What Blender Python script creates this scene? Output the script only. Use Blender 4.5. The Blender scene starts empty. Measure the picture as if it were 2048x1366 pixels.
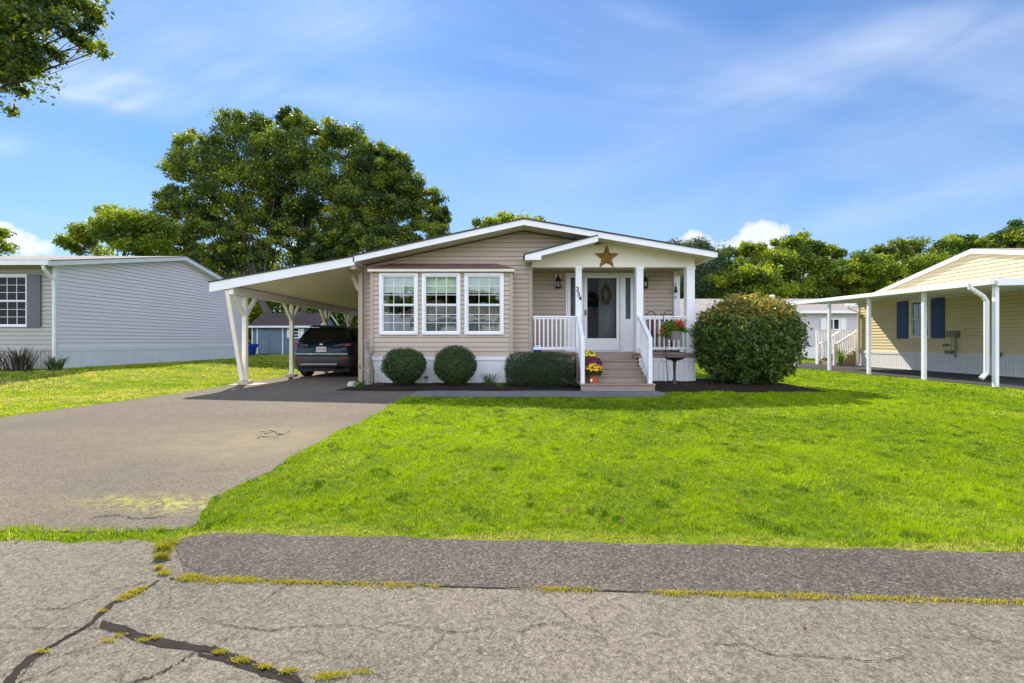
import bpy, bmesh, math, random
import numpy as np
from mathutils import Vector, Matrix
R = math.radians
sc = bpy.context.scene
COL = sc.collection
EYE = 1.12; F = 900.0
# ---------------------------------------------------------------- camera
cd = bpy.data.cameras.new('camera'); cam = bpy.data.objects.new('camera', cd); COL.objects.link(cam)
cam.location = (0, 0, EYE); cam.rotation_euler = (R(90), 0, 0)
cd.sensor_width = 36; cd.lens = F/2048*36; cd.clip_start = .05; cd.clip_end = 3000
sc.camera = cam
sc.view_settings.view_transform = 'Standard'; sc.view_settings.look = 'None'
sc.view_settings.exposure = 1.15; sc.view_settings.gamma = 1
try: sc.view_settings.use_curve_mapping = False
except Exception: pass
# ---------------------------------------------------------------- sun and sky
SUN = Vector((-.43, .93, 1.0)).normalized()          # direction towards the sun
ELEV = math.asin(SUN.z); AZ = math.atan2(SUN.x, SUN.y)
ld = bpy.data.lights.new('sun', 'SUN'); ld.energy = 3.7; ld.angle = R(.55); ld.color = (1, .905, .74)
sun = bpy.data.objects.new('sun', ld); COL.objects.link(sun)
sun.rotation_euler = SUN.to_track_quat('Z', 'Y').to_euler(); sun.location = (0, 0, 30)

class NT:
    def __init__(s, tree): s.t = tree; s.n = tree.nodes; s.l = tree.links; s.n.clear()
    def add(s, typ, **kw):
        nd = s.n.new(typ)
        for k, v in kw.items():
            if k.startswith('i_'): continue
            setattr(nd, k, v)
        return nd
    def sock(s, v, inp):
        if isinstance(v, bpy.types.NodeSocket): s.l.new(v, inp)
        elif isinstance(v, (tuple, list)):
            n = len(inp.default_value); v = tuple(v)
            if len(v) < n: v = v + (1,)
            inp.default_value = v[:n]
        else: inp.default_value = v
    def math(s, op, a, b=None, c=None, clamp=False):
        nd = s.add('ShaderNodeMath', operation=op, use_clamp=clamp); s.sock(a, nd.inputs[0])
        if b is not None: s.sock(b, nd.inputs[1])
        if c is not None: s.sock(c, nd.inputs[2])
        return nd.outputs[0]
    def mix(s, f, a, b, blend='MIX'):
        nd = s.add('ShaderNodeMix', data_type='RGBA', blend_type=blend); s.sock(f, nd.inputs[0]); s.sock(a, nd.inputs[6]); s.sock(b, nd.inputs[7]); return nd.outputs[2]
    def noise(s, vec, scale, detail=4, rough=.55, dist=0):
        nd = s.add('ShaderNodeTexNoise'); s.sock(vec, nd.inputs['Vector']); nd.inputs['Scale'].default_value = scale
        nd.inputs['Detail'].default_value = detail; nd.inputs['Roughness'].default_value = rough; nd.inputs['Distortion'].default_value = dist
        return nd.outputs[0]
    def voro(s, vec, scale, feature='F1'):
        nd = s.add('ShaderNodeTexVoronoi', feature=feature); s.sock(vec, nd.inputs['Vector']); nd.inputs['Scale'].default_value = scale; return nd
    def ramp(s, f, stops):
        nd = s.add('ShaderNodeValToRGB'); s.sock(f, nd.inputs[0]); e = nd.color_ramp.elements
        while len(e) < len(stops): e.new(.5)
        for i, (p, c) in enumerate(stops):
            e[i].position = p; e[i].color = (c, c, c, 1) if isinstance(c, (int, float)) else tuple(c)+(1,)
        return nd.outputs[0]
    def sep(s, v):
        nd = s.add('ShaderNodeSeparateXYZ'); s.sock(v, nd.inputs[0]); return nd.outputs
    def comb(s, x, y, z):
        nd = s.add('ShaderNodeCombineXYZ')
        for i, v in enumerate((x, y, z)): s.sock(v, nd.inputs[i])
        return nd.outputs[0]
    def scale(s, v, k):
        nd = s.add('ShaderNodeVectorMath', operation='MULTIPLY'); s.sock(v, nd.inputs[0]); nd.inputs[1].default_value = k; return nd.outputs[0]

w = bpy.data.worlds.new('World'); sc.world = w; w.use_nodes = True
t = NT(w.node_tree)
sky = t.add('ShaderNodeTexSky', sky_type='NISHITA'); sky.sun_disc = False; sky.sun_elevation = ELEV; sky.sun_rotation = AZ
sky.air_density = 1.0; sky.dust_density = .15; sky.ozone_density = 2.2
hs = t.add('ShaderNodeHueSaturation'); hs.inputs['Saturation'].default_value = 1.22; t.l.new(sky.outputs[0], hs.inputs['Color'])
tc = t.add('ShaderNodeTexCoord'); d = tc.outputs['Generated']
X, Y, Z = t.sep(d)
yy = t.math('MAXIMUM', Y, .08)
U = t.math('DIVIDE', X, yy); V = t.math('DIVIDE', Z, yy)
def blob(cx, cy, rx, ry, rot=0.0, p=1.0):            # soft patch of cloud in direction space (tangent coordinates)
    u0 = (cx-1024)/F; v0 = (683-cy)/F; rx /= F; ry /= F
    du = t.math('SUBTRACT', U, u0); dv = t.math('SUBTRACT', V, v0); c, s_ = math.cos(rot), math.sin(rot)
    a = t.math('DIVIDE', t.math('ADD', t.math('MULTIPLY', du, c), t.math('MULTIPLY', dv, s_)), rx)
    b = t.math('DIVIDE', t.math('SUBTRACT', t.math('MULTIPLY', dv, c), t.math('MULTIPLY', du, s_)), ry)
    r = t.math('ADD', t.math('MULTIPLY', a, a), t.math('MULTIPLY', b, b))
    return t.math('MULTIPLY', t.math('EXPONENT', t.math('MULTIPLY', r, -1.0)), p)
def addall(l):
    o = l[0]
    for q in l[1:]: o = t.math('ADD', o, q)
    return o
UV = t.comb(U, V, 0)
def rotuv(ang, sx, sy):
    m = t.add('ShaderNodeMapping'); m.inputs['Rotation'].default_value[2] = ang; t.l.new(UV, m.inputs[0])
    return t.scale(m.outputs[0], (sx, sy, 1))
st = t.noise(rotuv(R(-22), 1.1, 5.5), 1.7, 7, .6, .9)
st2 = t.noise(rotuv(R(8), 1.0, 3.2), 1.3, 5, .5, .8)
cir = addall([blob(240, 185, 180, 44, R(-8), .95), blob(180, 195, 110, 12, R(-13), .7), blob(265, 160, 60, 10, R(-4), .35), blob(120, 130, 130, 70, 0, .45), blob(380, 130, 260, 60, R(-14), .38), blob(720, 205, 170, 24, R(-6), .55),
              blob(1500, 215, 420, 60, R(24), .36), blob(1640, 120, 480, 70, R(10), .26), blob(1900, 40, 330, 80, R(12), .30), blob(1950, 230, 300, 60, R(16), .4), blob(520, 60, 420, 90, 0, .22), blob(1300, 40, 90, 26, R(-15), .4), blob(640, 30, 260, 60, 0, .3),
              blob(1850, 400, 330, 36, R(14), .5), blob(1270, 185, 60, 14, 0, .3), blob(10, 292, 40, 22, 0, .6), blob(1100, 350, 180, 40, 0, .25), blob(1500, 380, 300, 50, R(20), .3)])
cirm = t.math('MULTIPLY', cir, t.ramp(st, [(.28, .22), (.78, 1.15)]))
veil = t.math('MULTIPLY', t.ramp(st2, [(.36, 0.0), (.8, 1.0)]), .42)
cirf = t.math('ADD', cirm, veil, clamp=True)
puffn = t.noise(UV, 30, 8, .66, .4)
cum = addall([blob(1530, 462, 58, 26, 0, 1.5), blob(1500, 495, 90, 22, 0, 1.1), blob(1390, 472, 30, 18, 0, 1.1), blob(1360, 492, 50, 18, 0, .9), blob(20, 476, 48, 28, 0, 1.1), blob(80, 495, 50, 22, 0, 1.0),
              blob(0, 455, 24, 16, 0, .9), blob(300, 530, 240, 22, 0, .8), blob(-400, 470, 300, 50, 0, 1.1), blob(2500, 450, 260, 60, 0, 1.1)])
cumf = t.ramp(t.math('SUBTRACT', cum, t.math('MULTIPLY', puffn, 1.15)), [(.12, 0), (.26, .5), (.60, 1.0)])
low = t.ramp(V, [(0.0, .95), (.14, .64), (.34, .30), (.8, .12)])            # pale air near the horizon
base = t.mix(1.0, hs.outputs[0], (.43, .665, .86), 'MULTIPLY')
base = t.mix(low, base, (2.9, 4.0, 5.6))
c1 = t.mix(t.math('MULTIPLY', cirf, .62), base, (4.4, 5.0, 6.1))
c2 = t.mix(t.math('MULTIPLY', cumf, .9), c1, (5.3, 5.5, 6.0))
# bright cloud bank added behind the viewer as fill light for the shaded fronts
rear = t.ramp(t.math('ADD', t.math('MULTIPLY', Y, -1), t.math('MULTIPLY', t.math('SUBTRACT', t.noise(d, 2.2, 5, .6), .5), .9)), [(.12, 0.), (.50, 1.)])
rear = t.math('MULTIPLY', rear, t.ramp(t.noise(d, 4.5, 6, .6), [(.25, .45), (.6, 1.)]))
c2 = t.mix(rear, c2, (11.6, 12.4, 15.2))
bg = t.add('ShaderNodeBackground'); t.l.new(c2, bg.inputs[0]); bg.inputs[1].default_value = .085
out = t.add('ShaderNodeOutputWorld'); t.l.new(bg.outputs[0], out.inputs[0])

# ---------------------------------------------------------------- helpers
def at(px, py, Y): return Vector(((px-1024)*Y/F, Y, EYE-(py-683)*Y/F))
def gp(px, py, z=0.0):
    Y = (EYE-z)*F/(py-683); return Vector(((px-1024)*Y/F, Y, z))
def tag(o, label=None, cat=None, group=None, kind=None):
    if label: o['label'] = label
    if cat: o['category'] = cat
    if group: o['group'] = group
    if kind: o['kind'] = kind
    return o
def thing(name, loc, label, cat, group=None, rz=0):
    o = bpy.data.objects.new(name, None); COL.objects.link(o); o.empty_display_size = .2
    o.location = loc; o.rotation_euler = (0, 0, rz); return tag(o, label, cat, group)
def root_loc(p):
    v = Vector((0, 0, 0))
    while p is not None: v += p.location; p = p.parent
    return v
def copy_tree(o, parent=None):
    c = o.copy(); COL.objects.link(c); c.parent = parent
    for ch in list(o.children): copy_tree(ch, c)
    return c
class MB:
    def __init__(s): s.v = []; s.f = []
    def add(s, vs, fs):
        b = len(s.v); s.v += [tuple(p) for p in vs]; s.f += [tuple(i+b for i in f) for f in fs]; return s
    def box(s, x0, x1, y0, y1, z0, z1):
        return s.lbox((0, 0, 0), (1, 0, 0), (0, 1, 0), x0, x1, y0, y1, z0, z1)
    def lbox(s, O, U, N, u0, u1, n0, n1, z0, z1):
        O = Vector(O); U = Vector(U); N = Vector(N); K = Vector((0, 0, 1))
        vs = [O+U*a+N*b+K*c for c in (z0, z1) for a, b in ((u0, n0), (u1, n0), (u1, n1), (u0, n1))]
        return s.add(vs, [(0, 3, 2, 1), (4, 5, 6, 7), (0, 1, 5, 4), (1, 2, 6, 5), (2, 3, 7, 6), (3, 0, 4, 7)])
    def ext(s, pts, vec):
        pts = [Vector(p) for p in pts]; vec = Vector(vec); n = len(pts)
        return s.add(pts+[p+vec for p in pts], [tuple(range(n))[::-1], tuple(range(n, 2*n))]+[(i, (i+1) % n, n+(i+1) % n, n+i) for i in range(n)])
    def quad(s, a, b, c, d): return s.add([a, b, c, d], [(0, 1, 2, 3)])
    def bar(s, a, b, w, h, up=(0, 0, 1)):
        a = Vector(a); b = Vector(b); d = (b-a).normalized(); up = Vector(up)
        if abs(d.dot(up)) > .98: up = Vector((0, 1, 0))
        x = d.cross(up).normalized(); y = x.cross(d)
        vs = [p+x*i*w/2+y*j*h/2 for p in (a, b) for i, j in ((-1, -1), (1, -1), (1, 1), (-1, 1))]
        return s.add(vs, [(0, 1, 2, 3), (4, 7, 6, 5), (0, 4, 5, 1), (1, 5, 6, 2), (2, 6, 7, 3), (3, 7, 4, 0)])
    def tube(s, pts, rad, n=8, cap=True):
        pts = [Vector(p) for p in pts]; m = len(pts)
        if not hasattr(rad, '__len__'): rad = [rad]*m
        up = Vector((0, 0, 1)); b0 = len(s.v); px = None
        for i, p in enumerate(pts):
            d = (pts[min(i+1, m-1)]-pts[max(i-1, 0)])
            if d.length < 1e-9: d = Vector((0, 0, 1))
            d.normalize()
            if px is None:
                r = up if abs(d.dot(up)) < .9 else Vector((1, 0, 0)); px = d.cross(r).normalized()
            else:
                px = (px-d*px.dot(d)); px = px.normalized() if px.length > 1e-6 else d.orthogonal().normalized()
            q = d.cross(px)
            for k in range(n):
                a = 2*math.pi*k/n; s.v.append(tuple(p+(px*math.cos(a)+q*math.sin(a))*rad[i]))
        for i in range(m-1):
            for k in range(n):
                s.f.append((b0+i*n+k, b0+i*n+(k+1) % n, b0+(i+1)*n+(k+1) % n, b0+(i+1)*n+k))
        if cap:
            s.f.append(tuple(b0+k for k in range(n))[::-1]); s.f.append(tuple(b0+(m-1)*n+k for k in range(n)))
        return s
    def lathe(s, c, prof, n=20):
        c = Vector(c); b0 = len(s.v); m = len(prof)
        for r, z in prof:
            for k in range(n):
                a = 2*math.pi*k/n; s.v.append((c.x+r*math.cos(a), c.y+r*math.sin(a), c.z+z))
        for i in range(m-1):
            for k in range(n): s.f.append((b0+i*n+k, b0+i*n+(k+1) % n, b0+(i+1)*n+(k+1) % n, b0+(i+1)*n+k))
        if prof[0][0] > 1e-4: s.f.append(tuple(b0+k for k in range(n))[::-1])
        if prof[-1][0] > 1e-4: s.f.append(tuple(b0+(m-1)*n+k for k in range(n)))
        return s
    def build(s, name, mat, parent=None, bevel=0, smooth=False, sub=0, recalc=True, label=None):
        me = bpy.data.meshes.new(name); o = root_loc(parent)
        bm = bmesh.new(); vs = [bm.verts.new(Vector(p)-o) for p in s.v]
        for f in s.f:
            try: bm.faces.new([vs[i] for i in f])
            except ValueError: pass
        if recalc: bmesh.ops.recalc_face_normals(bm, faces=bm.faces)
        if bevel: bmesh.ops.bevel(bm, geom=[e for e in bm.edges if e.is_manifold and e.calc_face_angle(0) > .5], offset=bevel, segments=1, affect='EDGES', clamp_overlap=True)
        bm.to_mesh(me); bm.free()
        if smooth:
            for p in me.polygons: p.use_smooth = True
        me.materials.append(mat); ob = bpy.data.objects.new(name, me); COL.objects.link(ob); ob.parent = parent
        if sub:
            md = ob.modifiers.new('sub', 'SUBSURF'); md.levels = md.render_levels = sub
        if label: ob['label'] = label
        return ob
def npmesh(name, co, faces_n, tint, mat, parent=None, smooth=False):
    """co (nf*k,3) unshared verts, each face = k consecutive verts; or faces_n = (loop index array, face sizes)."""
    me = bpy.data.meshes.new(name); o = root_loc(parent); co = np.asarray(co, dtype=np.float32)-np.array(o, dtype=np.float32)
    if isinstance(faces_n, int):
        k = faces_n; nf = len(co)//k; idx = np.arange(len(co), dtype=np.int32); sizes = np.full(nf, k, dtype=np.int32)
    else: idx, sizes = faces_n; nf = len(sizes)
    me.vertices.add(len(co)); me.vertices.foreach_set('co', co.ravel())
    me.loops.add(len(idx)); me.loops.foreach_set('vertex_index', idx.astype(np.int32))
    me.polygons.add(nf); st = np.zeros(nf, dtype=np.int32); st[1:] = np.cumsum(sizes)[:-1]
    me.polygons.foreach_set('loop_start', st)
    try: me.polygons.foreach_set('loop_total', sizes)
    except Exception: pass
    if tint is not None:
        a = me.attributes.new('tint', 'FLOAT', 'FACE'); a.data.foreach_set('value', np.asarray(tint, dtype=np.float32))
    me.update(calc_edges=True)
    if smooth: me.polygons.foreach_set('use_smooth', np.ones(nf, dtype=bool))
    me.materials.append(mat); ob = bpy.data.objects.new(name, me); COL.objects.link(ob); ob.parent = parent
    return ob

# ---------------------------------------------------------------- materials
def newmat(name):
    m = bpy.data.materials.new(name); m.use_nodes = True; return m, NT(m.node_tree)
def fin(t, col, rough=.5, metal=0, bump=None, bd=.01, spec=.5, coat=0, extra=None):
    p = t.add('ShaderNodeBsdfPrincipled'); t.sock(col, p.inputs['Base Color']); t.sock(rough, p.inputs['Roughness'])
    p.inputs['Metallic'].default_value = metal; p.inputs['Specular IOR Level'].default_value = spec; p.inputs['Coat Weight'].default_value = coat
    if bump is not None:
        b = t.add('ShaderNodeBump'); b.inputs['Strength'].default_value = 1; b.inputs['Distance'].default_value = bd; t.l.new(bump, b.inputs['Height']); t.l.new(b.outputs[0], p.inputs['Normal'])
    o = t.add('ShaderNodeOutputMaterial'); t.l.new(p.outputs[0], o.inputs[0]); return p
def paint(name, col, rough=.45, var=.08, scale=2.5, metal=0, dirt=.0, spec=.4, fine=60):
    m, t = newmat(name); tc = t.add('ShaderNodeTexCoord'); v = tc.outputs['Object']
    n = t.noise(v, scale, 5, .6); n2 = t.noise(v, fine, 3, .6)
    a = t.mix(t.ramp(n, [(.3, 0.), (.7, 1.)]), [c*(1-var) for c in col], [min(1, c*(1+var)) for c in col])
    if dirt:
        g = t.noise(t.scale(v, (6, 6, .6)), 3, 5, .65)
        a = t.mix(t.math('MULTIPLY', t.ramp(g, [(.5, 0.), (.8, 1.)]), dirt), a, [c*.55 for c in (col[0], col[1]*.97, col[2]*.88)])
    fin(t, a, t.math('ADD', t.math('MULTIPLY', n2, .15), rough-.07), metal, n2, .0012, spec); return m
def plain(name, col, rough=.5, metal=0, spec=.5, coat=0):
    m, t = newmat(name); tc = t.add('ShaderNodeTexCoord'); n = t.noise(tc.outputs['Object'], 14, 3)
    fin(t, t.mix(n, [c*.88 for c in col], [min(1, c*1.1) for c in col]), rough, metal, None, 0, spec, coat); return m
def shingle(name, c1, c2, sx=3.0, sy=7.0):
    m, t = newmat(name); tc = t.add('ShaderNodeTexCoord'); v = tc.outputs['Object']
    br = t.add('ShaderNodeTexBrick'); t.l.new(v, br.inputs['Vector']); br.inputs['Scale'].default_value = 1
    br.inputs['Brick Width'].default_value = .3; br.inputs['Row Height'].default_value = .14; br.inputs['Mortar Size'].default_value = .006
    br.inputs['Color1'].default_value = tuple(c1)+(1,); br.inputs['Color2'].default_value = tuple(c2)+(1,); br.inputs['Mortar'].default_value = (c1[0]*.4, c1[1]*.4, c1[2]*.4, 1)
    n = t.noise(v, 90, 3, .7); n2 = t.noise(v, 1.2, 4)
    a = t.mix(t.math('MULTIPLY', n, .5), br.outputs[0], [c*1.8 for c in c2]); a = t.mix(t.math('MULTIPLY', n2, .35), a, [c*.5 for c in c1])
    fin(t, a, .95, 0, t.math('ADD', n, t.math('MULTIPLY', br.outputs[1], -1)), .006, .2); return m
def leafmat(name, dark, light, warm=None, warmamt=0.0, trans=.45, transcol=None, rough=.5, spec=.4):
    m, t = newmat(name); at_ = t.add('ShaderNodeAttribute', attribute_name='tint'); f = at_.outputs['Fac']
    st = [(0.0, dark), (.75, light)]
    if warm: st.append((1.0, warm))
    c = t.ramp(f, st)
    tr = t.mix(1.0, c, transcol or (1.5, 1.5, .55), 'MULTIPLY')
    p = t.add('ShaderNodeBsdfPrincipled'); t.l.new(c, p.inputs['Base Color']); p.inputs['Roughness'].default_value = rough; p.inputs['Specular IOR Level'].default_value = spec
    b = t.add('ShaderNodeBsdfTranslucent'); t.l.new(tr, b.inputs[0])
    mx = t.add('ShaderNodeMixShader'); mx.inputs[0].default_value = trans; t.l.new(p.outputs[0], mx.inputs[1]); t.l.new(b.outputs[0], mx.inputs[2])
    o = t.add('ShaderNodeOutputMaterial'); t.l.new(mx.outputs[0], o.inputs[0]); return m
def glassmat(name, tint=(.8, .85, .85), base=.10, ior=1.5):
    m, t = newmat(name); fr = t.add('ShaderNodeFresnel'); fr.inputs[0].default_value = ior
    f = t.math('ADD', t.math('MULTIPLY', fr.outputs[0], 1.0), base, clamp=True)
    tr = t.add('ShaderNodeBsdfTransparent'); tr.inputs[0].default_value = tuple(tint)+(1,)
    g = t.add('ShaderNodeBsdfGlossy'); g.inputs['Roughness'].default_value = .015
    tc = t.add('ShaderNodeTexCoord'); n = t.noise(tc.outputs['Object'], 1.6, 2); b = t.add('ShaderNodeBump'); b.inputs['Distance'].default_value = .004; t.l.new(n, b.inputs['Height']); t.l.new(b.outputs[0], g.inputs['Normal'])
    mx = t.add('ShaderNodeMixShader'); t.l.new(f, mx.inputs[0]); t.l.new(tr.outputs[0], mx.inputs[1]); t.l.new(g.outputs[0], mx.inputs[2])
    o = t.add('ShaderNodeOutputMaterial'); t.l.new(mx.outputs[0], o.inputs[0]); return m
def asphalt(name, c_dark, c_light, speck=.5, patch=1.0, stains=None, agg=190, bd=.003):
    m, t = newmat(name); tc = t.add('ShaderNodeTexCoord'); v = tc.outputs['Object']
    big = t.noise(v, .7, 5, .6); mid = t.noise(v, 6, 4, .6); fine = t.noise(v, 55, 4, .75)
    vo = t.voro(v, agg); vcol = t.sep(vo.outputs['Color'])[0]
    vo2 = t.voro(v, agg*.62); vcol2 = t.sep(vo2.outputs['Color'])[1]
    base = t.mix(t.ramp(t.math('ADD', t.math('MULTIPLY', big, .6*patch), t.math('MULTIPLY', mid, 1-.6*patch)), [(.32, 0.), (.68, 1.)]), c_dark, c_light)
    base = t.mix(t.math('MULTIPLY', t.ramp(vcol, [(.0, 1.), (.45, 0.)]), speck), base, [c*.30 for c in c_dark])
    base = t.mix(t.math('MULTIPLY', t.ramp(vcol, [(.72, 0.), (.98, 1.)]), speck), base, [min(.8, c*1.75) for c in c_light])
    base = t.mix(t.math('MULTIPLY', t.ramp(vcol2, [(.93, 0.), (.97, 1.)]), speck*.6), base, (.40, .34, .27))
    tone = t.noise(v, .33, 4, .6, .6); base = t.mix(1.0, base, t.ramp(tone, [(.3, (.80, .83, .86)), (.7, (1.16, 1.14, 1.06))]), 'MULTIPLY')
    base = t.mix(t.ramp(fine, [(.35, .75), (.56, 0.)]), base, [c*.28 for c in c_dark]); base = t.mix(t.ramp(t.noise(v, 130, 3, .8), [(.55, 0.), (.75, .55)]), base, [min(.8, c*1.7) for c in c_light])
    if stains: base = stains(t, v, base)
    h = t.math('ADD', t.math('MULTIPLY', vcol, .8), fine)
    fin(t, base, .92, 0, h, bd, .25); return m

M = {}
M['tan'] = paint('tan_vinyl_siding', (.47, .385, .295), .5, .05, .8, dirt=.12)
M['tantrim'] = paint('tan_trim', (.40, .34, .26), .5, .04)
M['tanpanel'] = paint('tan_panel', (.42, .34, .245), .5, .05)
M['white'] = paint('white_vinyl', (.80, .80, .80), .38, .03, 1.5, dirt=.05)
M['whiteskirt'] = paint('white_skirting', (.78, .78, .78), .42, .04, 1.0, dirt=.22)
M['soffit'] = paint('cream_soffit', (.72, .64, .50), .5, .05)
M['cream'] = paint('cream_panel', (.80, .74, .62), .5, .03)
M['ceilpanel'] = paint('ceiling_panel', (.94, .81, .76), .5, .03)
M['porchceil'] = paint('porch_ceiling', (.62, .55, .43), .5, .04)
M['shingle'] = shingle('dark_shingles', (.045, .042, .045), (.075, .07, .07))
M['shinglebrown'] = shingle('brown_shingles', (.10, .065, .055), (.18, .12, .10))
M['shinglegrey'] = shingle('grey_shingles', (.22, .20, .20), (.34, .31, .29))
M['shinglered'] = shingle('dark_brown_shingles', (.05, .042, .045), (.09, .07, .065))
M['deck'] = paint('brown_composite_decking', (.30, .225, .175), .55, .10, 3, dirt=.25)
M['darkmetal'] = plain('black_iron', (.018, .018, .02), .45, .4)
M['glass'] = glassmat('window_glass', (.86, .92, .88), .10); M['doorglass'] = glassmat('storm_door_glass', (.52, .56, .56), .0, 1.24)
M['glassdim'] = glassmat('far_glass', (.35, .4, .42), .0, 1.3)
M['lampglass'] = glassmat('lamp_glass', (.9, .9, .85), .05)
M['blind'] = paint('pale_green_blind', (.62, .72, .58), .7, .05)
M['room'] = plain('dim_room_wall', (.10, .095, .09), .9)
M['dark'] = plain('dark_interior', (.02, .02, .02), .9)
M['gold'] = paint('antique_gold_metal', (.36, .21, .055), .42, .35, 9, metal=.55)
M['blockc'] = paint('concrete_block', (.42, .36, .27), .9, .15, 12)
M['concrete'] = paint('pale_concrete', (.48, .45, .40), .9, .12, 6)
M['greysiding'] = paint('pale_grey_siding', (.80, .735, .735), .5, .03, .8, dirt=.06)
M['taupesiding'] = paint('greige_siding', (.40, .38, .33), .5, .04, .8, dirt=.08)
M['yellowsiding'] = paint('pale_yellow_siding', (.72, .61, .37), .5, .03, .8)
M['mauvesiding'] = paint('grey_mauve_siding', (.52, .49, .52), .5, .03, .8)
M['bluesiding'] = paint('slate_blue_boards', (.13, .19, .25), .6, .10, 3, dirt=.2)
M['greyshutter'] = plain('grey_shutter', (.13, .125, .14), .6)
M['blueshutter'] = plain('navy_blue_shutter', (.02, .055, .22), .45)
M['bark'] = paint('bark', (.085, .07, .055), .9, .35, 7)
M['palebark'] = paint('pale_bark', (.26, .24, .21), .9, .3, 7)
M['woodgrey'] = paint('weathered_driftwood', (.27, .24, .20), .9, .4, 14)
M['terracotta'] = paint('terracotta', (.45, .10, .04), .6, .12, 6)
M['clay'] = paint('grey_clay_pot', (.23, .18, .17), .7, .15, 8)
M['plastic_white'] = plain('white_plastic', (.75, .75, .75), .4)
M['meter'] = plain('galvanised_grey', (.22, .2, .17), .5, .3)
M['bluebin'] = plain('blue_plastic', (.01, .03, .35), .4)
def lace():
    m, t = newmat('lace_curtain'); tc = t.add('ShaderNodeTexCoord'); v = tc.outputs['Object']
    n = t.noise(t.scale(v, (26, 1, .7)), 1, 3, .5); k = t.noise(v, 9, 4, .65, 1.2)
    c = t.mix(t.ramp(n, [(.3, 0.), (.7, 1.)]), (.33, .34, .34), (.56, .58, .59)); c = t.mix(t.ramp(k, [(.40, .45), (.62, 0.)]), c, (.16, .17, .17))
    fin(t, c, .9, 0, n, .03, .1); return m
M['lace'] = lace()
# ---------------------------------------------------------------- building helpers
def clip_iv(l, r, holes, za, zb):
    iv = [(l, r)]
    for h0, h1, hz0, hz1 in holes:
        if hz0 <= za+1e-4 and hz1 >= zb-1e-4:
            nv = []
            for a, b in iv:
                if h1 <= a or h0 >= b: nv.append((a, b)); continue
                if h0 > a: nv.append((a, h0))
                if h1 < b: nv.append((h1, b))
            iv = nv
    return iv
def siding(O, U, N, lf, rf, z0, z1, exp=.12, holes=(), lap=.018, breaks=(), mb=None):
    mb = mb or MB(); O = Vector(O); U = Vector(U); N = Vector(N); K = Vector((0, 0, 1))
    z = z0; g_ = .010; bk = -.03
    while z < z1-1e-4:
        zt = min(z+exp, z1); zg_ = zt-g_ if zt < z1-1e-4 else zt
        cuts = sorted({z, zt, zg_} | {b for b in breaks if z < b < zt} | {q for h in holes for q in (h[2], h[3]) if z < q < zt})
        for za, zb in zip(cuts[:-1], cuts[1:]):
            la, ra, lb, rb = lf(za), rf(za), lf(zb), rf(zb)
            if ra <= la and rb <= lb: continue
            ra = max(ra, la); rb = max(rb, lb); groove = za >= zg_-1e-6
            oa = lap*(1-(za-z)/exp); ob = lap*(1-(zb-z)/exp); o2 = ob
            if groove: oa = ob = bk
            for a, b in clip_iv(max(la, lb), min(ra, rb), holes, za, zb) if holes else [(None, None)]:
                if a is None: q = (la, ra, rb, lb)
                else:
                    q = (la if abs(a-max(la, lb)) < 1e-6 else a, ra if abs(b-min(ra, rb)) < 1e-6 else b, rb if abs(b-min(ra, rb)) < 1e-6 else b, lb if abs(a-max(la, lb)) < 1e-6 else a)
                mb.add([O+U*q[0]+N*oa+K*za, O+U*q[1]+N*oa+K*za, O+U*q[2]+N*ob+K*zb, O+U*q[3]+N*ob+K*zb], [(0, 1, 2, 3)])
                if za == z: mb.add([O+U*q[0]+N*bk+K*za, O+U*q[1]+N*bk+K*za, O+U*q[1]+N*oa+K*za, O+U*q[0]+N*oa+K*za], [(0, 1, 2, 3)])
                if abs(zb-zg_) < 1e-6 and not groove: mb.add([O+U*q[3]+N*ob+K*zb, O+U*q[2]+N*ob+K*zb, O+U*q[2]+N*bk+K*zb, O+U*q[3]+N*bk+K*zb], [(0, 1, 2, 3)])
        z = zt
    return mb
def skirt(O, U, N, u0, u1, z0, z1, pitch=.10, cap=.07, mb=None):
    mb = mb or MB(); u = u0
    while u < u1-1e-4:
        e = min(u+pitch, u1)
        mb.lbox(O, U, N, u, max(u+.001, e-.016), 0, .022, z0, z1-cap); mb.lbox(O, U, N, max(u+.001, e-.016), e, -.012, .004, z0, z1-cap); u = e
    mb.lbox(O, U, N, u0-.01, u1+.01, 0, .04, z1-cap, z1); mb.lbox(O, U, N, u0-.005, u1+.005, 0, .03, z0-.03, z0+.02)
    return mb
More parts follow.
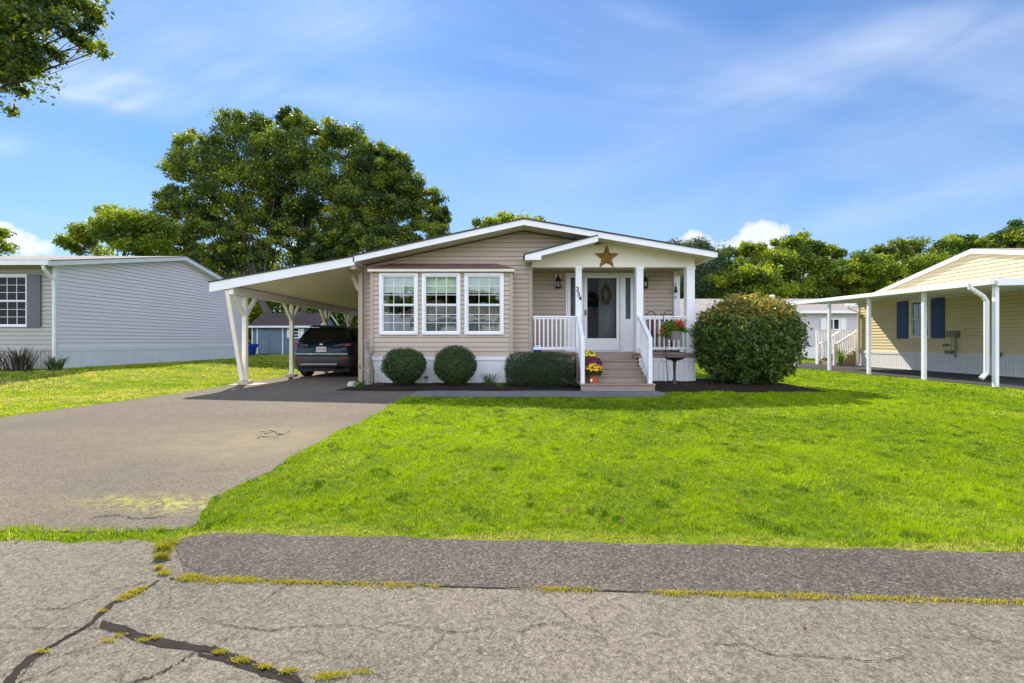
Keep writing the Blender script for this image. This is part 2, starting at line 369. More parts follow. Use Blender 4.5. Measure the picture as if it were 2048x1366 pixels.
def window(parent, O, U, N, u0, u1, z0, z1, cols=3, rows=3, tw=.075, shade=None, curtain=None, glass='glass', split=.5, depth=.05, room=True, muntin_low=True):
    """double-hung window; frame stands proud of the wall, glass sits behind it."""
    fr = MB(); L = lambda *a: fr.lbox(O, U, N, *a)
    L(u0, u0+tw, -depth, .045, z0, z1); L(u1-tw, u1, -depth, .045, z0, z1); L(u0+tw, u1-tw, -depth, .045, z1-tw, z1); L(u0+tw, u1-tw, -depth, .055, z0, z0+tw*.85)
    w = fr.build('window', M['white'], parent, bevel=.005)
    a0, a1, b0, b1 = u0+tw, u1-tw, z0+tw*.85, z1-tw; zm = b0+(b1-b0)*split
    sa = MB(); S = lambda *a: sa.lbox(O, U, N, *a); k = .028
    for (c0, c1, n0, n1) in ((b0, zm, -.028, .004), (zm, b1, -.018, .018)):
        S(a0, a0+k, n0, n1, c0, c1); S(a1-k, a1, n0, n1, c0, c1); S(a0+k, a1-k, n0, n1, c0, c0+k); S(a0+k, a1-k, n0, n1, c1-k, c1)
    sa.build('sash', M['white'], w)
    mu = MB(); Q = lambda *a: mu.lbox(O, U, N, *a); g = .0065
    for (c0, c1, nn) in ((b0+k, zm-k, -.016), (zm+k, b1-k, -.006)):
        if nn == -.016 and not muntin_low: continue
        for i in range(1, cols): u = a0+k+(a1-a0-2*k)*i/cols; Q(u-g, u+g, nn-.006, nn+.006, c0, c1)
        for j in range(1, rows): z = c0+(c1-c0)*j/rows; Q(a0+k, a1-k, nn-.005, nn+.005, z-g, z+g)
    mu.build('glazing_bars', M['white'], w)
    p = MB(); O_ = Vector(O); U_ = Vector(U); N_ = Vector(N); K = Vector((0, 0, 1))
    for (c0, c1, nn) in ((b0+k, zm-k, -.024), (zm+k, b1-k, -.014)):
        p.quad(*[O_+U_*a+N_*nn+K*c for a, c in ((a0+k, c0), (a1-k, c0), (a1-k, c1), (a0+k, c1))])
    p.build('pane', M[glass], w)
    if shade:
        s_ = MB(); s_.lbox(O, U, N, a0+.01, a1-.01, -.085, -.08, b1-(b1-b0)*shade, b1); s_.build('blind', M['blind'], w)
    if curtain:
        cu = MB()
        for (f0, f1, c0f, c1f) in curtain:
            ca, cb = a0+(a1-a0)*f0, a0+(a1-a0)*f1; n = max(6, int((cb-ca)/.02)); zc0, zc1 = b0+(b1-b0)*c0f, b0+(b1-b0)*c1f
            for i in range(n):
                f = lambda j: (ca+(cb-ca)*j/n, -.12+.018*math.sin(j*1.9)+.008*math.sin(j*.8))
                x0_, n0_ = f(i); x1_, n1_ = f(i+1)
                cu.quad(O_+U_*x0_+N_*n0_+K*zc0, O_+U_*x1_+N_*n1_+K*zc0, O_+U_*x1_+N_*n1_+K*zc1, O_+U_*x0_+N_*n0_+K*zc1)
        cu.build('curtain', M['lace'], w, recalc=False)
    return w
def baluster_rail(parent, name, A, B, zt, zb, n, w=.035, mat='white', top_w=.09):
    """rail with balusters from A to B (xy ends with own floor heights in z)."""
    A = Vector(A); B = Vector(B); K = Vector((0, 0, 1)); m = MB()
    m.bar(A+K*zt, B+K*zt, top_w, .045); m.bar(A+K*(zt-.04), B+K*(zt-.04), .045, .05)
    r = m.build(name, M[mat], parent, bevel=.004); MB().bar(A+K*zb, B+K*zb, .05, .07).build('bottom_rail', M[mat], r, bevel=.004)
    for i in range(n):
        p = A.lerp(B, (i+.5)/n); b = MB(); b.box(p.x-w/2, p.x+w/2, p.y-w/2, p.y+w/2, p.z+zb, p.z+zt-.03); b.build('baluster', M[mat], r)
    return r
EX, EY = Vector((1, 0, 0)), Vector((0, 1, 0))
NF = Vector((0, -1, 0))                                # facing the street
YW = 11.8; YF = 11.15                                   # front wall, gable fascia

# ================================================================ THE TAN HOUSE
house = thing('house', (0.5, YW, 0), 'tan vinyl-sided single-storey home with white skirting, bay window and white front porch', 'house')
XL, XR = -3.88, 4.75; FL, FP, FR = -3.944, .294, 5.03; ZL, ZP, ZR = 3.235, 4.155, 3.35
def rooftop(x): return ZL+(ZP-ZL)*(x-FL)/(FP-FL) if x < FP else ZP+(ZR-ZP)*(x-FP)/(FR-FP)
def uz(z, side, dz=.16):                                # x where the underside of the roof meets height z
    z = z+dz
    if side < 0: return XL if z < rooftop(XL) else FL+(z-ZL)/(ZP-ZL)*(FP-FL)
    return XR if z < rooftop(XR) else FP+(z-ZP)/(ZR-ZP)*(FR-FP)
PZ = .83                                                # porch floor
zA = rooftop(XL)-.16; zB = rooftop(XR)-.16
siding((0, YW, 0), EX, NF, lambda z: uz(z, -1), lambda z: uz(z, 1), .74, ZP-.17, .119, [(.51, 5, -1, 3.12), (-3.5, -.05, -1, 2.9)], breaks=(zA, zB)).build('front_wall', M['tan'], house)
MB().box(XL, XL+.06, YW-.03, YW+.03, .1, zA).build('corner_trim', M['tantrim'], house); MB().box(.44, .53, YW-.035, YW+.03, .7, 3.13).build('corner_trim', M['tantrim'], house)
mb = MB(); mb.box(XL+.0, XL+.03, YW+.04, 27, .1, 3.05)
mb.build('side_wall', M['tan'], house)
mb = MB(); mb.box(4.6, 4.63, 12.8, 27, .1, 3.14); mb.box(.51, .54, YW+.04, 12.78, .1, 3.12); mb.box(XL, XR-.12, 26.9, 27, .1, 3.1)
mb.build('side_wall', M['tan'], house)
# porch back wall with hole for the door unit
YD = 12.8
dl, dr_ = at(1131, 0, YD).x, at(1271, 0, YD).x; dtop = at(0, 546, YD).z
siding((0, YD, 0), EX, NF, lambda z: .53, lambda z: at(1346, 0, YD).x, PZ, 3.13, .119, [(dl, dr_, PZ-.1, dtop)]).build('porch_wall', M['tan'], house)
MB().box(at(1346, 0, YD).x, at(1358, 0, YD).x, YD-.08, YD+.08, PZ, 3.12).build('pilaster', M['white'], house, bevel=.006)
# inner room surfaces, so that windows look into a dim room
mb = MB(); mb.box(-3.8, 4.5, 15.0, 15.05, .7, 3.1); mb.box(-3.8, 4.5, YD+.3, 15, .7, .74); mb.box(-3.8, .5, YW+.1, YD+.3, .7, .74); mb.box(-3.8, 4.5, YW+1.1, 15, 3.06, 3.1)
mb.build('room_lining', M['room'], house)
# roof
roof = MB()
ch = lambda y, top, th: [(FL, y, ZL+top), (FP, y, ZP+top), (FR, y, ZR+top), (FR, y, ZR+top-th), (FP, y, ZP+top-th), (FL, y, ZL+top-th)]
def chev(mb, y0, y1, top, th):
    for a, b in (((FL, ZL), (FP, ZP)), ((FP, ZP), (FR, ZR))):
        mb.ext([(a[0], y0, a[1]+top), (b[0], y0, b[1]+top), (b[0], y0, b[1]+top-th), (a[0], y0, a[1]+top-th)], (0, y1-y0, 0))
chev(roof, YF-.03, 27.2, .028, .026); rf = roof.build('roof', M['shingle'], house)
mb = MB(); chev(mb, YF+.03, 27.1, 0, .115); mb.build('soffit', M['soffit'], rf)
mb = MB(); chev(mb, YF, YF+.028, -.002, .145); mb.build('fascia', M['white'], rf)
mb = MB(); mb.box(FR-.01, FR+.09, YF+.05, 27, ZR-.13, ZR-.02); mb.build('gutter', M['white'], rf)
# porch gable: panel, left rake, small roof
mb = MB(); mb.ext([(.51, 11.72, 3.062), (4.76, 11.72, 3.062), (4.76, 11.72, 3.28), (2.42, 11.72, 3.68), (.51, 11.72, 3.235)], (0, .05, 0))
mb.box(.51, 4.76, 11.70, 11.79, 3.05, 3.13)
mb.build('porch_gable', M['cream'], house)
mb = MB(); mb.box(.54, 4.74, 11.8, YD+.1, 3.135, 3.15); mb.build('porch_ceiling', M['porchceil'], house)
pa, pb = at(1050, 510, 11.12), at(1196, 471, 11.12)
mb = MB(); mb.ext([(pa.x, 11.10, pa.z), (pb.x, 11.10, pb.z), (pb.x, 11.10, pb.z-.15), (pa.x, 11.10, pa.z-.12)], (0, .045, 0)); mb.box(pa.x, pa.x+.40, 11.09, 11.2, pa.z-.125, pa.z-.01); mb.build('porch_fascia', M['white'], house)
mb = MB(); mb.ext([(pa.x-.03, 11.07, pa.z+.02), (pb.x, 11.07, pb.z+.02), (pb.x, 11.07, pb.z), (pa.x-.03, 11.07, pa.z)], (0, .75, 0)); mb.build('porch_roof', M['shingle'], house)
mb = MB(); mb.ext([(pa.x, 11.15, pa.z-.03), (pb.x, 11.15, pb.z-.03), (pb.x, 11.15, pb.z-.12), (pa.x, 11.15, pa.z-.12)], (0, .58, 0)); mb.build('porch_soffit', M['soffit'], house)
# bay window
YB = 11.4; bx0, bx1 = at(742, 0, YB).x, at(1025, 0, YB).x
Wn = [(759, 836), (844, 921), (929, 1007.5)]; wz0, wz1 = at(0, 669.5, YB).z, at(0, 546, YB).z
hol = [(at(a, 0, YB).x+.02, at(b, 0, YB).x-.02, wz0+.02, wz1-.02) for a, b in Wn]
bay = MB(); siding((0, YB, 0), EX, NF, lambda z: bx0+.06, lambda z: bx1-.06, .75, 2.93, .119, hol, mb=bay)
bay.box(bx0, bx0+.03, YB+.02, YW, .05, 2.93); bay.box(bx1-.03, bx1, YB+.02, YW, .05, 2.93); bay.box(bx0+.03, bx1-.03, YB+.02, YW, .70, .73)
bayo = bay.build('bay', M['tan'], house)
for x in (bx0-.01, bx1-.07): MB().box(x, x+.08, YB-.03, YB+.05, .62, 2.9).build('corner_trim', M['tantrim'], bayo)
mb = MB(); mb.box(bx0-.05, bx1+.05, YB-.12, YB-.09, 2.875, 2.94); mb.box(bx0-.05, bx1+.05, YB-.09, YW, 2.91, 2.93); mb.build('eave_board', M['soffit'], bayo)
y0, y1, zt = YB-.13, YW-.005, 3.165
A, B, C, D = (bx0-.07, y0, 2.945), (bx1+.10, y0, 2.945), (-.42, y1, zt), (-3.15, y1, zt)
mb = MB(); mb.quad(A, B, C, D); mb.quad(A, D, (bx0-.07, y1, 2.945), (bx0-.07, y1, 2.944)); mb.quad(B, (bx1+.10, y1, 2.945), C, (bx1+.099, y1, 2.945)); mb.build('bay_roof', M['shinglebrown'], bayo)
cur = [[(.0, .16, 0, 1), (.86, 1, 0, 1)], [(0, .95, 0, .52)], [(.0, 1, 0, .50)]]
for i, (a, b) in enumerate(Wn):
    window(house, (0, YB, 0), EX, NF, at(a, 0, YB).x, at(b, 0, YB).x, wz0, wz1, shade=.30, curtain=cur[i], split=.485)
# skirts
mb = MB(); skirt((0, YB, 0), EX, NF, bx0, bx1, .02, .745, .095, .10, mb=mb); skirt((0, YW, 0), EX, NF, bx1, .5, .02, .74, .095, .10, mb=mb); skirt((0, YW, 0), EX, NF, XL+.05, bx0, .02, .74, .095, .10, mb=mb)
mb.build('skirting', M['whiteskirt'], house)
mb = MB(); skirt((0, 11.72, 0), EX, NF, 3.3, 4.75, .02, .72, .13, .10, mb=mb); skirt((0, 11.72, 0), EX, NF, .5, 1.6, .02, .72, .13, .10).build('skirting', M['whiteskirt'], house)
skirt((4.75, 11.70, 0), EY, EX, 0, 1.2, .02, .72, .13, .10, mb=mb)
mb.build('skirting', M['whiteskirt'], house)
# porch floor, posts, rails
mb = MB()
mb.box(.5, 4.8, 11.62, YD+.2, PZ-.04, PZ); mb.box(.5, 4.77, 11.66, 11.70, .70, PZ-.045)
mb.build('porch_floor', M['deck'], house, bevel=.004)
posts = []
for (a, b, dy) in ((1151, 1163, 0), (1272, 1286, 0), (1372.5, 1388.5, 0)):
    x0, x1 = at(a, 0, 11.68).x, at(b, 0, 11.68).x
    q = MB().box(x0, x1, 11.64, 11.64+(x1-x0), PZ if dy == 0 else 0, 3.06).build('porch_post', M['white'], house, bevel=.006)
    MB().box(x0-.012, x1+.012, 11.628, 11.652+(x1-x0), 2.98, 3.045).build('cap_trim', M['white'], q, bevel=.004); posts.append(q)
MB().box(4.70, 4.76, 11.8, YD, 2.98, 3.12).build('porch_beam', M['cream'], house)
baluster_rail(house, 'railing', (.55, 11.70, PZ), (at(1151, 0, 11.68).x, 11.70, PZ), .93, .11, 10)
baluster_rail(house, 'railing', (at(1286, 0, 11.68).x, 11.70, PZ), (at(1372, 0, 11.68).x, 11.70, PZ), .93, .11, 9)
baluster_rail(house, 'railing', (4.66, 11.85, PZ), (4.62, 12.68, PZ), .93, .11, 8)
# steps
stp = MB(); runs = [(10.13, .165), (10.46, .33), (10.79, .495), (11.10, .66)]
for i, (y, z) in enumerate(runs):
    x0, x1 = (1.53, 3.24) if i == 0 else (1.66, 3.12)
    stp.box(x0, x1, y-.02, 11.64, z-.03, z); stp.box(x0+.02, x1-.02, y+.008, y+.03, max(.0, z-.165), z-.032)
    yn = runs[i+1][0] if i < 3 else 11.62
stp.box(1.68, 3.10, 11.60, 11.615, .66, PZ-.042)
steps = stp.build('steps', M['deck'], house, bevel=.003)
for x in (1.655, 3.105):
    MB().ext([(x, 10.14, .02), (x, 11.62, .02), (x, 11.62, .80), (x, 11.2, .62), (x, 10.14, .13)], (.02, 0, 0)).build('stringer', M['deck'], steps)
for (xn, xp) in ((1.60, 1.72), (3.13, 3.30)):
    r = MB(); zt_ = 1.20
    r.box(xn-.045, xn+.045, 10.17, 10.26, .165, zt_); r.bar((xn, 10.2, 1.19), (xp, 11.66, 1.80), .09, .05); r.bar((xn, 10.26, 1.13), (xp, 11.64, 1.73), .04, .05); r.bar((xn, 10.26, .33), (xp, 11.64, .96), .045, .06)
    rr = r.build('stair_rail', M['white'], house, bevel=.005)
    for i in range(9):
        f = (i+.8)/10; p = Vector((xn, 10.26, 0)).lerp(Vector((xp, 11.64, 0)), f); MB().box(p.x-.017, p.x+.017, p.y-.017, p.y+.017, .33+.63*f, 1.13+.60*f).build('baluster', M['white'], rr)
# door unit
dz = lambda py: at(0, py, YD).z
dx = lambda px: at(px, 0, YD).x
def frame(mb, x0, x1, z0, z1, w_, y0, y1, wb=None):
    mb.box(x0, x0+w_, y0, y1, z0, z1); mb.box(x1-w_, x1, y0, y1, z0, z1); mb.box(x0+w_, x1-w_, y0, y1, z1-w_, z1); mb.box(x0+w_, x1-w_, y0, y1, z0, z0+(wb or w_))
mb = MB(); frame(mb, dx(1131), dx(1271), PZ, dtop, .05, YD-.04, YD+.10, .03); mb.box(dx(1159), dx(1167), YD-.035, YD+.1, PZ+.03, dtop-.05); mb.box(dx(1240), dx(1244.5), YD-.035, YD+.1, PZ+.03, dtop-.05)
dfr = mb.build('door_frame', M['white'], house, bevel=.004)
mb = MB(); frame(mb, dx(1168), dx(1239), PZ+.04, dz(550), .09, YD-.02, YD+.02, .34); door = mb.build('door', M['white'], house, bevel=.005)
MB().quad((dx(1168)+.08, YD, PZ+.3), (dx(1239)-.08, YD, PZ+.3), (dx(1239)-.08, YD, dz(550)-.08), (dx(1168)+.08, YD, dz(550)-.08)).build('pane', M['doorglass'], door)
MB().box(dx(1169.5), dx(1171.5), YD-.07, YD-.02, dz(631), dz(620)).build('handle', M['darkmetal'], door, bevel=.004)
mb = MB(); n = 24; xa, xb = dx(1199), dx(1236)
for i in range(n):
    f = lambda j: (xa+(xb-xa)*j/n, YD+.16+.018*math.sin(j*1.7))
    a, b = f(i), f(i+1); mb.quad((a[0], a[1], PZ+.1), (b[0], b[1], PZ+.1), (b[0], b[1], dz(552)), (a[0], a[1], dz(552)))
mb.build('lace_curtain', M['lace'], door, recalc=False)
MB().box(dx(1170), dx(1200), YD+.5, YD+.54, PZ, dz(548)).build('dark_panel', M['dark'], door)  # black panel; its colour stands in for the unlit interior beside the curtain
for (a, b) in ((1135, 1158.5), (1245, 1267)):
    mb = MB(); frame(mb, dx(a), dx(b), PZ+.03, dtop-.05, .085, YD-.01, YD+.03, .9); mb.box(dx(a)+.06, dx(b)-.06, YD-.02, YD-.01, PZ+.18, PZ+.48); mb.box(dx(a)+.06, dx(b)-.06, YD-.02, YD-.01, PZ+.54, PZ+.84)
    s_ = mb.build('sidelight', M['white'], house, bevel=.004)
    MB().quad((dx(a)+.08, YD, PZ+.9), (dx(b)-.08, YD, PZ+.9), (dx(b)-.08, YD, dtop-.12), (dx(a)+.08, YD, dtop-.12)).build('pane', M['doorglass'], s_)
    mb = MB()
    for i in range(8):
        x0_ = dx(a)+.06+(dx(b)-dx(a)-.12)*i/8; x1_ = dx(a)+.06+(dx(b)-dx(a)-.12)*(i+1)/8
        mb.quad((x0_, YD+.07+.012*(i % 2), PZ+.8), (x1_, YD+.07+.012*((i+1) % 2), PZ+.8), (x1_, YD+.07+.012*((i+1) % 2), dtop-.1), (x0_, YD+.07+.012*(i % 2), dtop-.1))
    mb.build('sheer_curtain', M['lace'], s_, recalc=False)
# coach lanterns
for i, px in enumerate((1116.5, 1290.5)):
    c = at(px, 563, YD-.14); l = thing('wall_lantern', c, ['black coach lantern on the porch wall left of the front door', 'black coach lantern on the porch wall right of the front door'][i], 'lantern', 'coach lanterns beside the front door')
    MB().box(c.x-.09, c.x+.09, YD-.03, YD-.02, c.z-.06, c.z+.22).build('backplate', M['white'], l, bevel=.01)
    mb = MB(); mb.tube([(c.x, YD-.03, c.z+.06), (c.x, YD-.09, c.z+.13), (c.x, YD-.14, c.z+.16)], .012, 6)
    for k in range(6):
        a = k*math.pi/3; mb.tube([(c.x+.075*math.cos(a), c.y+.075*math.sin(a), c.z-.15), (c.x+.06*math.cos(a), c.y+.06*math.sin(a), c.z+.02)], .006, 4)
    mb.lathe((c.x, c.y, c.z-.18), [(.02, -.02), (.09, .0), (.09, .03), (.07, .04)], 12); mb.lathe((c.x, c.y, c.z), [(.10, .01), (.10, .03), (.055, .10), (.03, .12), (.035, .15), (.012, .19), (.015, .22), (0, .23)], 12)
    mb.build('lantern_frame', M['darkmetal'], l, smooth=False)
    MB().lathe((c.x, c.y, c.z-.14), [(.066, 0), (.052, .15)], 12).build('glass', M['lampglass'], l)
    MB().lathe((c.x, c.y, c.z-.13), [(.018, 0), (.018, .07), (.008, .10), (0, .11)], 8).build('bulb', M['plastic_white'], l)
# house numbers
for ch_, px, py in (('2', 1155.3, 578.5), ('3', 1157.2, 589), ('4', 1160.2, 597)):
    cu = bpy.data.curves.new('num', 'FONT'); cu.body = ch_; cu.size = .165; cu.extrude = .004; cu.align_x = 'CENTER'; cu.align_y = 'CENTER'; cu.offset = .002
    tmp = bpy.data.objects.new('num', cu); me = bpy.data.meshes.new_from_object(tmp); bpy.data.objects.remove(tmp)
    o = bpy.data.objects.new('house_number', me); me.materials.append(M['darkmetal']); COL.objects.link(o); o.parent = posts[0]
    o.location = at(px, py, 11.632)-root_loc(posts[0]); o.rotation_euler = (R(90), 0, 0); o['label'] = 'black house numeral %s' % ch_
# star
c = at(1215, 512.5, 11.60); st_ = MB(); pts = []
for k in range(10):
    a = R(90)+k*math.pi/5; r = .335 if k % 2 == 0 else .135; pts.append((c.x+r*math.cos(a), c.y+.09, c.z+r*math.sin(a)-.01))
vs = pts+[(c.x, c.y, c.z-.01)]+[(x, y+.01, z) for x, y, z in pts]
st_.add(vs, [(k, (k+1) % 10, 10) for k in range(10)]+[(k, 11+k, 11+(k+1) % 10, (k+1) % 10) for k in range(10)]+[tuple(range(11, 21))])
so = st_.build('star_decoration', M['gold'], None); tag(so, 'large bronze gold five-pointed barn star on the white porch gable', 'star')

# ================================================================ CARPORT (left)
cp = thing('carport', (-5.5, 15, 0), 'white lean-to carport with Y-braced posts attached to the left of the tan house', 'carport')
KX0, KZ0, KX1, KZ1 = -7.50, 2.585, -3.93, 3.225; sl = (KZ1-KZ0)/(KX1-KX0)
def kz(x): return KZ0+(x-KX0)*sl
CY1 = 21.4
mb = MB(); mb.ext([(KX0-.02, YF-.03, KZ0+.02), (KX1, YF-.03, KZ1+.02), (KX1, YF-.03, KZ1), (KX0-.02, YF-.03, KZ0)], (0, CY1-YF, 0)); kr = mb.build('roof', M['shingle'], cp)
mb = MB(); mb.ext([(KX0, YF, KZ0-.004), (KX1+.02, YF, KZ1-.004), (KX1+.02, YF, KZ1-.21), (KX0, YF, KZ0-.24)], (0, .04, 0)); mb.build('fascia', M['white'], kr)
mb = MB(); mb.ext([(KX0+.01, YF+.045, KZ0-.01), (KX1+.02, YF+.045, KZ1-.01), (KX1+.02, YF+.045, KZ1-.15), (KX0+.01, YF+.045, KZ0-.15)], (0, CY1-YF-.1, 0))
y = YF+.12
while y < CY1-.2:
    mb.ext([(KX0+.05, y, kz(KX0+.05)-.152), (KX1, y, KZ1-.152), (KX1, y, KZ1-.166), (KX0+.05, y, kz(KX0+.05)-.166)], (0, .16, 0)); y += .2
mb.build('ceiling', M['ceilpanel'], kr)
MB().box(-7.06, -6.94, YF+.05, CY1-.15, 2.29, 2.50).build('beam', M['cream'], cp, bevel=.006)
MB().box(-4.00, -3.885, 11.70, 11.80, .06, 3.0).build('end_post', M['tanpanel'], cp, bevel=.006)
MB().box(-4.02, -3.9, YF+.05, CY1-.1, 2.92, 3.06).build('ledger', M['tanpanel'], cp)
MB().bar((-4.0, 11.75, 2.45), (-4.22, 11.75, 2.98), .05, .09).build('brace', M['tanpanel'], cp)
for i, y in enumerate((11.8, 14.3, 16.9, 19.3)):
    p = MB().box(-7.055, -6.945, y-.055, y+.055, .10, 2.29).build('post', M['cream'], cp, bevel=.006)
    q = MB(); q.bar((-7, y-.03, 1.80), (-7, y-.52, 2.33), .085, .085, (1, 0, 0)); q.bar((-7, y+.03, 1.80), (-7, y+.52, 2.33), .085, .085, (1, 0, 0)); q.build('knee_brace', M['cream'], p)
    MB().box(-7.14, -6.86, y-.14, y+.14, .0, .10).build('base_block', M['blockc'], p, bevel=.01)
MB().bar((-7.10, YF+.09, 2.40), (-7.02, 11.72, .12), .10, .10, (0, 1, 0)).build('leaning_strut', M['cream'], cp, bevel=.006)
# ================================================================ LEFT NEIGHBOUR
GZ = .30
LX = -13.6; LY0, LY1, LYR = 13.4, 22.9, 18.4
lh = thing('house', (LX-4, 16, GZ), 'pale grey home on the far left with a blank gable wall and white skirting', 'house')
ze, zr = 3.42, 4.46
def lroof(y): return ze+(zr-ze)*(y-LY0)/(LYR-LY0) if y < LYR else zr-(zr-ze)*(y-LYR)/(LY1-LYR)
O = (LX, LY0, 0); U = EY; N = EX
lf = lambda z: 0 if z < ze else (z-ze)/(zr-ze)*(LYR-LY0)
rf_ = lambda z: LY1-LY0 if z < ze else (LYR-LY0)+(zr-z)/(zr-ze)*(LY1-LYR)
siding(O, U, N, lf, rf_, GZ+.66, zr, .125, (), .02, breaks=(ze,)).build('gable_wall', M['greysiding'], lh)
mb = skirt(O, U, N, 0, LY1-LY0, GZ+.03, GZ+.66, .40, .14); mb.build('skirting', M['white'], lh)
mb = MB(); mb.box(LX-.05, LX+.035, LY0-.035, LY0+.06, GZ+.55, ze); mb.build('corner_trim', M['white'], lh)
wx0, wx1 = at(-30, 0, LY0).x, at(58, 0, LY0).x; wza, wzb = at(0, 654, LY0).z, at(0, 549, LY0).z
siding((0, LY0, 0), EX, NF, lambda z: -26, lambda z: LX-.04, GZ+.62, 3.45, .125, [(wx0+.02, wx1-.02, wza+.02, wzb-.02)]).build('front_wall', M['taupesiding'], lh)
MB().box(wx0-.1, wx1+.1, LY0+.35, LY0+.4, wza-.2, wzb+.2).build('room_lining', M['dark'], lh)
window(lh, (0, LY0, 0), EX, NF, wx0, wx1, wza, wzb, 4, 3, .06, glass='glassdim')
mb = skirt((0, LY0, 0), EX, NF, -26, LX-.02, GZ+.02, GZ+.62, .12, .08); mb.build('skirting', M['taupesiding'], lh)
sx0, sx1 = at(57.5, 0, LY0).x, at(84, 0, LY0).x; mb = MB(); mb.box(sx0, sx1, LY0-.06, LY0-.02, wza, wzb)
for k in range(22):
    z = wza+.05+(wzb-wza-.1)*k/22; mb.box(sx0+.05, sx1-.05, LY0-.068, LY0-.06, z, z+.035)
mb.build('shutter', M['greyshutter'], lh)
mb = MB()
for a, b in (((LY0-.45, lroof(LY0)-.08), (LYR, zr+.02)), ((LYR, zr+.02), (LY1+.45, ze-.08))):
    mb.ext([(LX+.3, a[0], a[1]+.13), (LX+.3, b[0], b[1]+.13), (LX+.3, b[0], b[1]+.10), (LX+.3, a[0], a[1]+.10)], (-13, 0, 0))
lr = mb.build('roof', M['shinglegrey'], lh)
mb = MB()
for a, b in (((LY0-.45, lroof(LY0)-.08), (LYR, zr+.02)), ((LYR, zr+.02), (LY1+.45, ze-.08))):
    mb.ext([(LX+.28, a[0], a[1]+.10), (LX+.28, b[0], b[1]+.10), (LX+.28, b[0], b[1]-.04), (LX+.28, a[0], a[1]-.04)], (-.03, 0, 0))
mb.box(LX-13, LX+.27, LY0-.48, LY0-.44, ze-.10, ze+.03); mb.build('fascia', M['white'], lr)
mb = MB()
for a, b in (((LY0-.44, lroof(LY0)-.08), (LYR, zr+.02)), ((LYR, zr+.02), (LY1+.45, ze-.08))):
    mb.ext([(LX+.245, a[0], a[1]+.09), (LX+.245, b[0], b[1]+.09), (LX+.245, b[0], b[1]-.02), (LX+.245, a[0], a[1]-.02)], (-13, 0, 0))
mb.build('soffit', M['white'], lr)
x = at(107, 0, LY0-.1).x; mb = MB(); mb.tube([(at(88, 0, LY0-.4).x, LY0-.42, ze-.08), (at(88, 0, LY0-.4).x, LY0-.40, ze-.2), (x, LY0-.1, ze-.48), (x, LY0-.08, ze-.7), (x, LY0-.08, GZ+.15), (x+.05, LY0-.25, GZ+.06)], .048, 8)
mb.build('downspout', M['white'], lh)
# ================================================================ SHED + far left
sh = thing('shed', (-14, 28.5, GZ), 'slate blue wooden garden shed with dark roof behind the carport', 'shed')
SY = 28.0; sxa, sxb = at(505, 0, SY).x, at(622, 0, SY).x; sxb = -12.0
ez = at(0, 652, SY).z; rz_ = at(0, 629, SY+1.4).z; gz = .33
mb = MB(); mb.box(sxa, sxb, SY, SY+2.8, gz, ez)
mb.add([(sxb, SY, ez), (sxb, SY+2.8, ez), (sxb, SY+1.4, rz_-.05), (sxa, SY, ez), (sxa, SY+2.8, ez), (sxa, SY+1.4, rz_-.05)], [(0, 1, 2), (3, 5, 4)])
for k in range(28):
    x = sxa+(sxb-sxa)*k/28; mb.box(x, x+.012, SY-.008, SY, gz, ez)
mb.build('walls', M['bluesiding'], sh)
mb = MB(); mb.ext([(sxa-.15, SY-.2, ez-.05), (sxa-.15, SY+1.4, rz_), (sxa-.15, SY+3, ez-.05), (sxa-.15, SY+3, ez), (sxa-.15, SY+1.4, rz_+.07), (sxa-.15, SY-.2, ez)], (sxb-sxa+.3, 0, 0)); mb.build('roof', M['shinglered'], sh)
mb = MB(); mb.box(sxa-.15, sxb+.1, SY-.23, SY-.2, ez-.11, ez+.01)
for a, b in (((SY-.22, ez-.06), (SY+1.4, rz_-.01)), ((SY+1.4, rz_-.01), (SY+3.02, ez-.06))): mb.ext([(sxb+.15, a[0], a[1]+.07), (sxb+.15, b[0], b[1]+.07), (sxb+.15, b[0], b[1]-.07), (sxb+.15, a[0], a[1]-.07)], (.03, 0, 0))
for x in (sxa, at(515, 0, SY).x, at(565.5, 0, SY).x): mb.box(x-.03, x+.04, SY-.04, SY+.03, gz, ez-.1)
mb.build('trim', M['white'], sh)
da, db = at(516.5, 0, SY).x, at(564, 0, SY).x; dm = (da+db)/2
for a, b in ((da+.03, dm-.01), (dm+.01, db-.01)): MB().box(a, b, SY-.035, SY-.012, gz+.05, ez-.15).build('door', M['bluesiding'], sh)
wa, wb = at(586, 0, SY).x, at(597, 0, SY).x; wz_, wzt = at(0, 676, SY).z, at(0, 657, SY).z
mb = MB(); frame(mb, wa-.07, wb+.07, wz_-.02, wzt+.05, .07, SY-.05, SY-.01)
for k in (1, 2): z = wz_+(wzt-wz_)*k/3; mb.box(wa, wb, SY-.04, SY-.012, z-.025, z+.025)
wd = mb.build('window', M['white'], sh); MB().quad((wa, SY-.016, wz_), (wb, SY-.016, wz_), (wb, SY-.016, wzt), (wa, SY-.016, wzt)).build('pane', M['dark'], wd)
for a, b in ((wa-.36, wa-.09), (wb+.09, wb+.36)): MB().box(a, b, SY-.05, SY-.01, wz_, wzt+.03).build('shutter', M['plastic_white'], sh)
bc = at(505, 700, 26.5); bn = thing('wheeled_bin', (bc.x, bc.y, .32), 'bright blue plastic bin at the left corner of the blue shed', 'bin')
MB().ext([(bc.x-.42, bc.y-.3, .33), (bc.x+.02, bc.y-.3, .33), (bc.x+.18, bc.y-.3, .78), (bc.x-.10, bc.y-.3, .78)], (0, .5, 0)).build('body', M['bluebin'], bn, bevel=.02)
MB().box(bc.x-.14, bc.x+.22, bc.y-.34, bc.y+.24, .78, .98).build('lid', M['bluebin'], bn, bevel=.03)
ws = thing('house', (-13.5, 42, .4), 'white-roofed building glimpsed beyond the car between the carport posts', 'house')
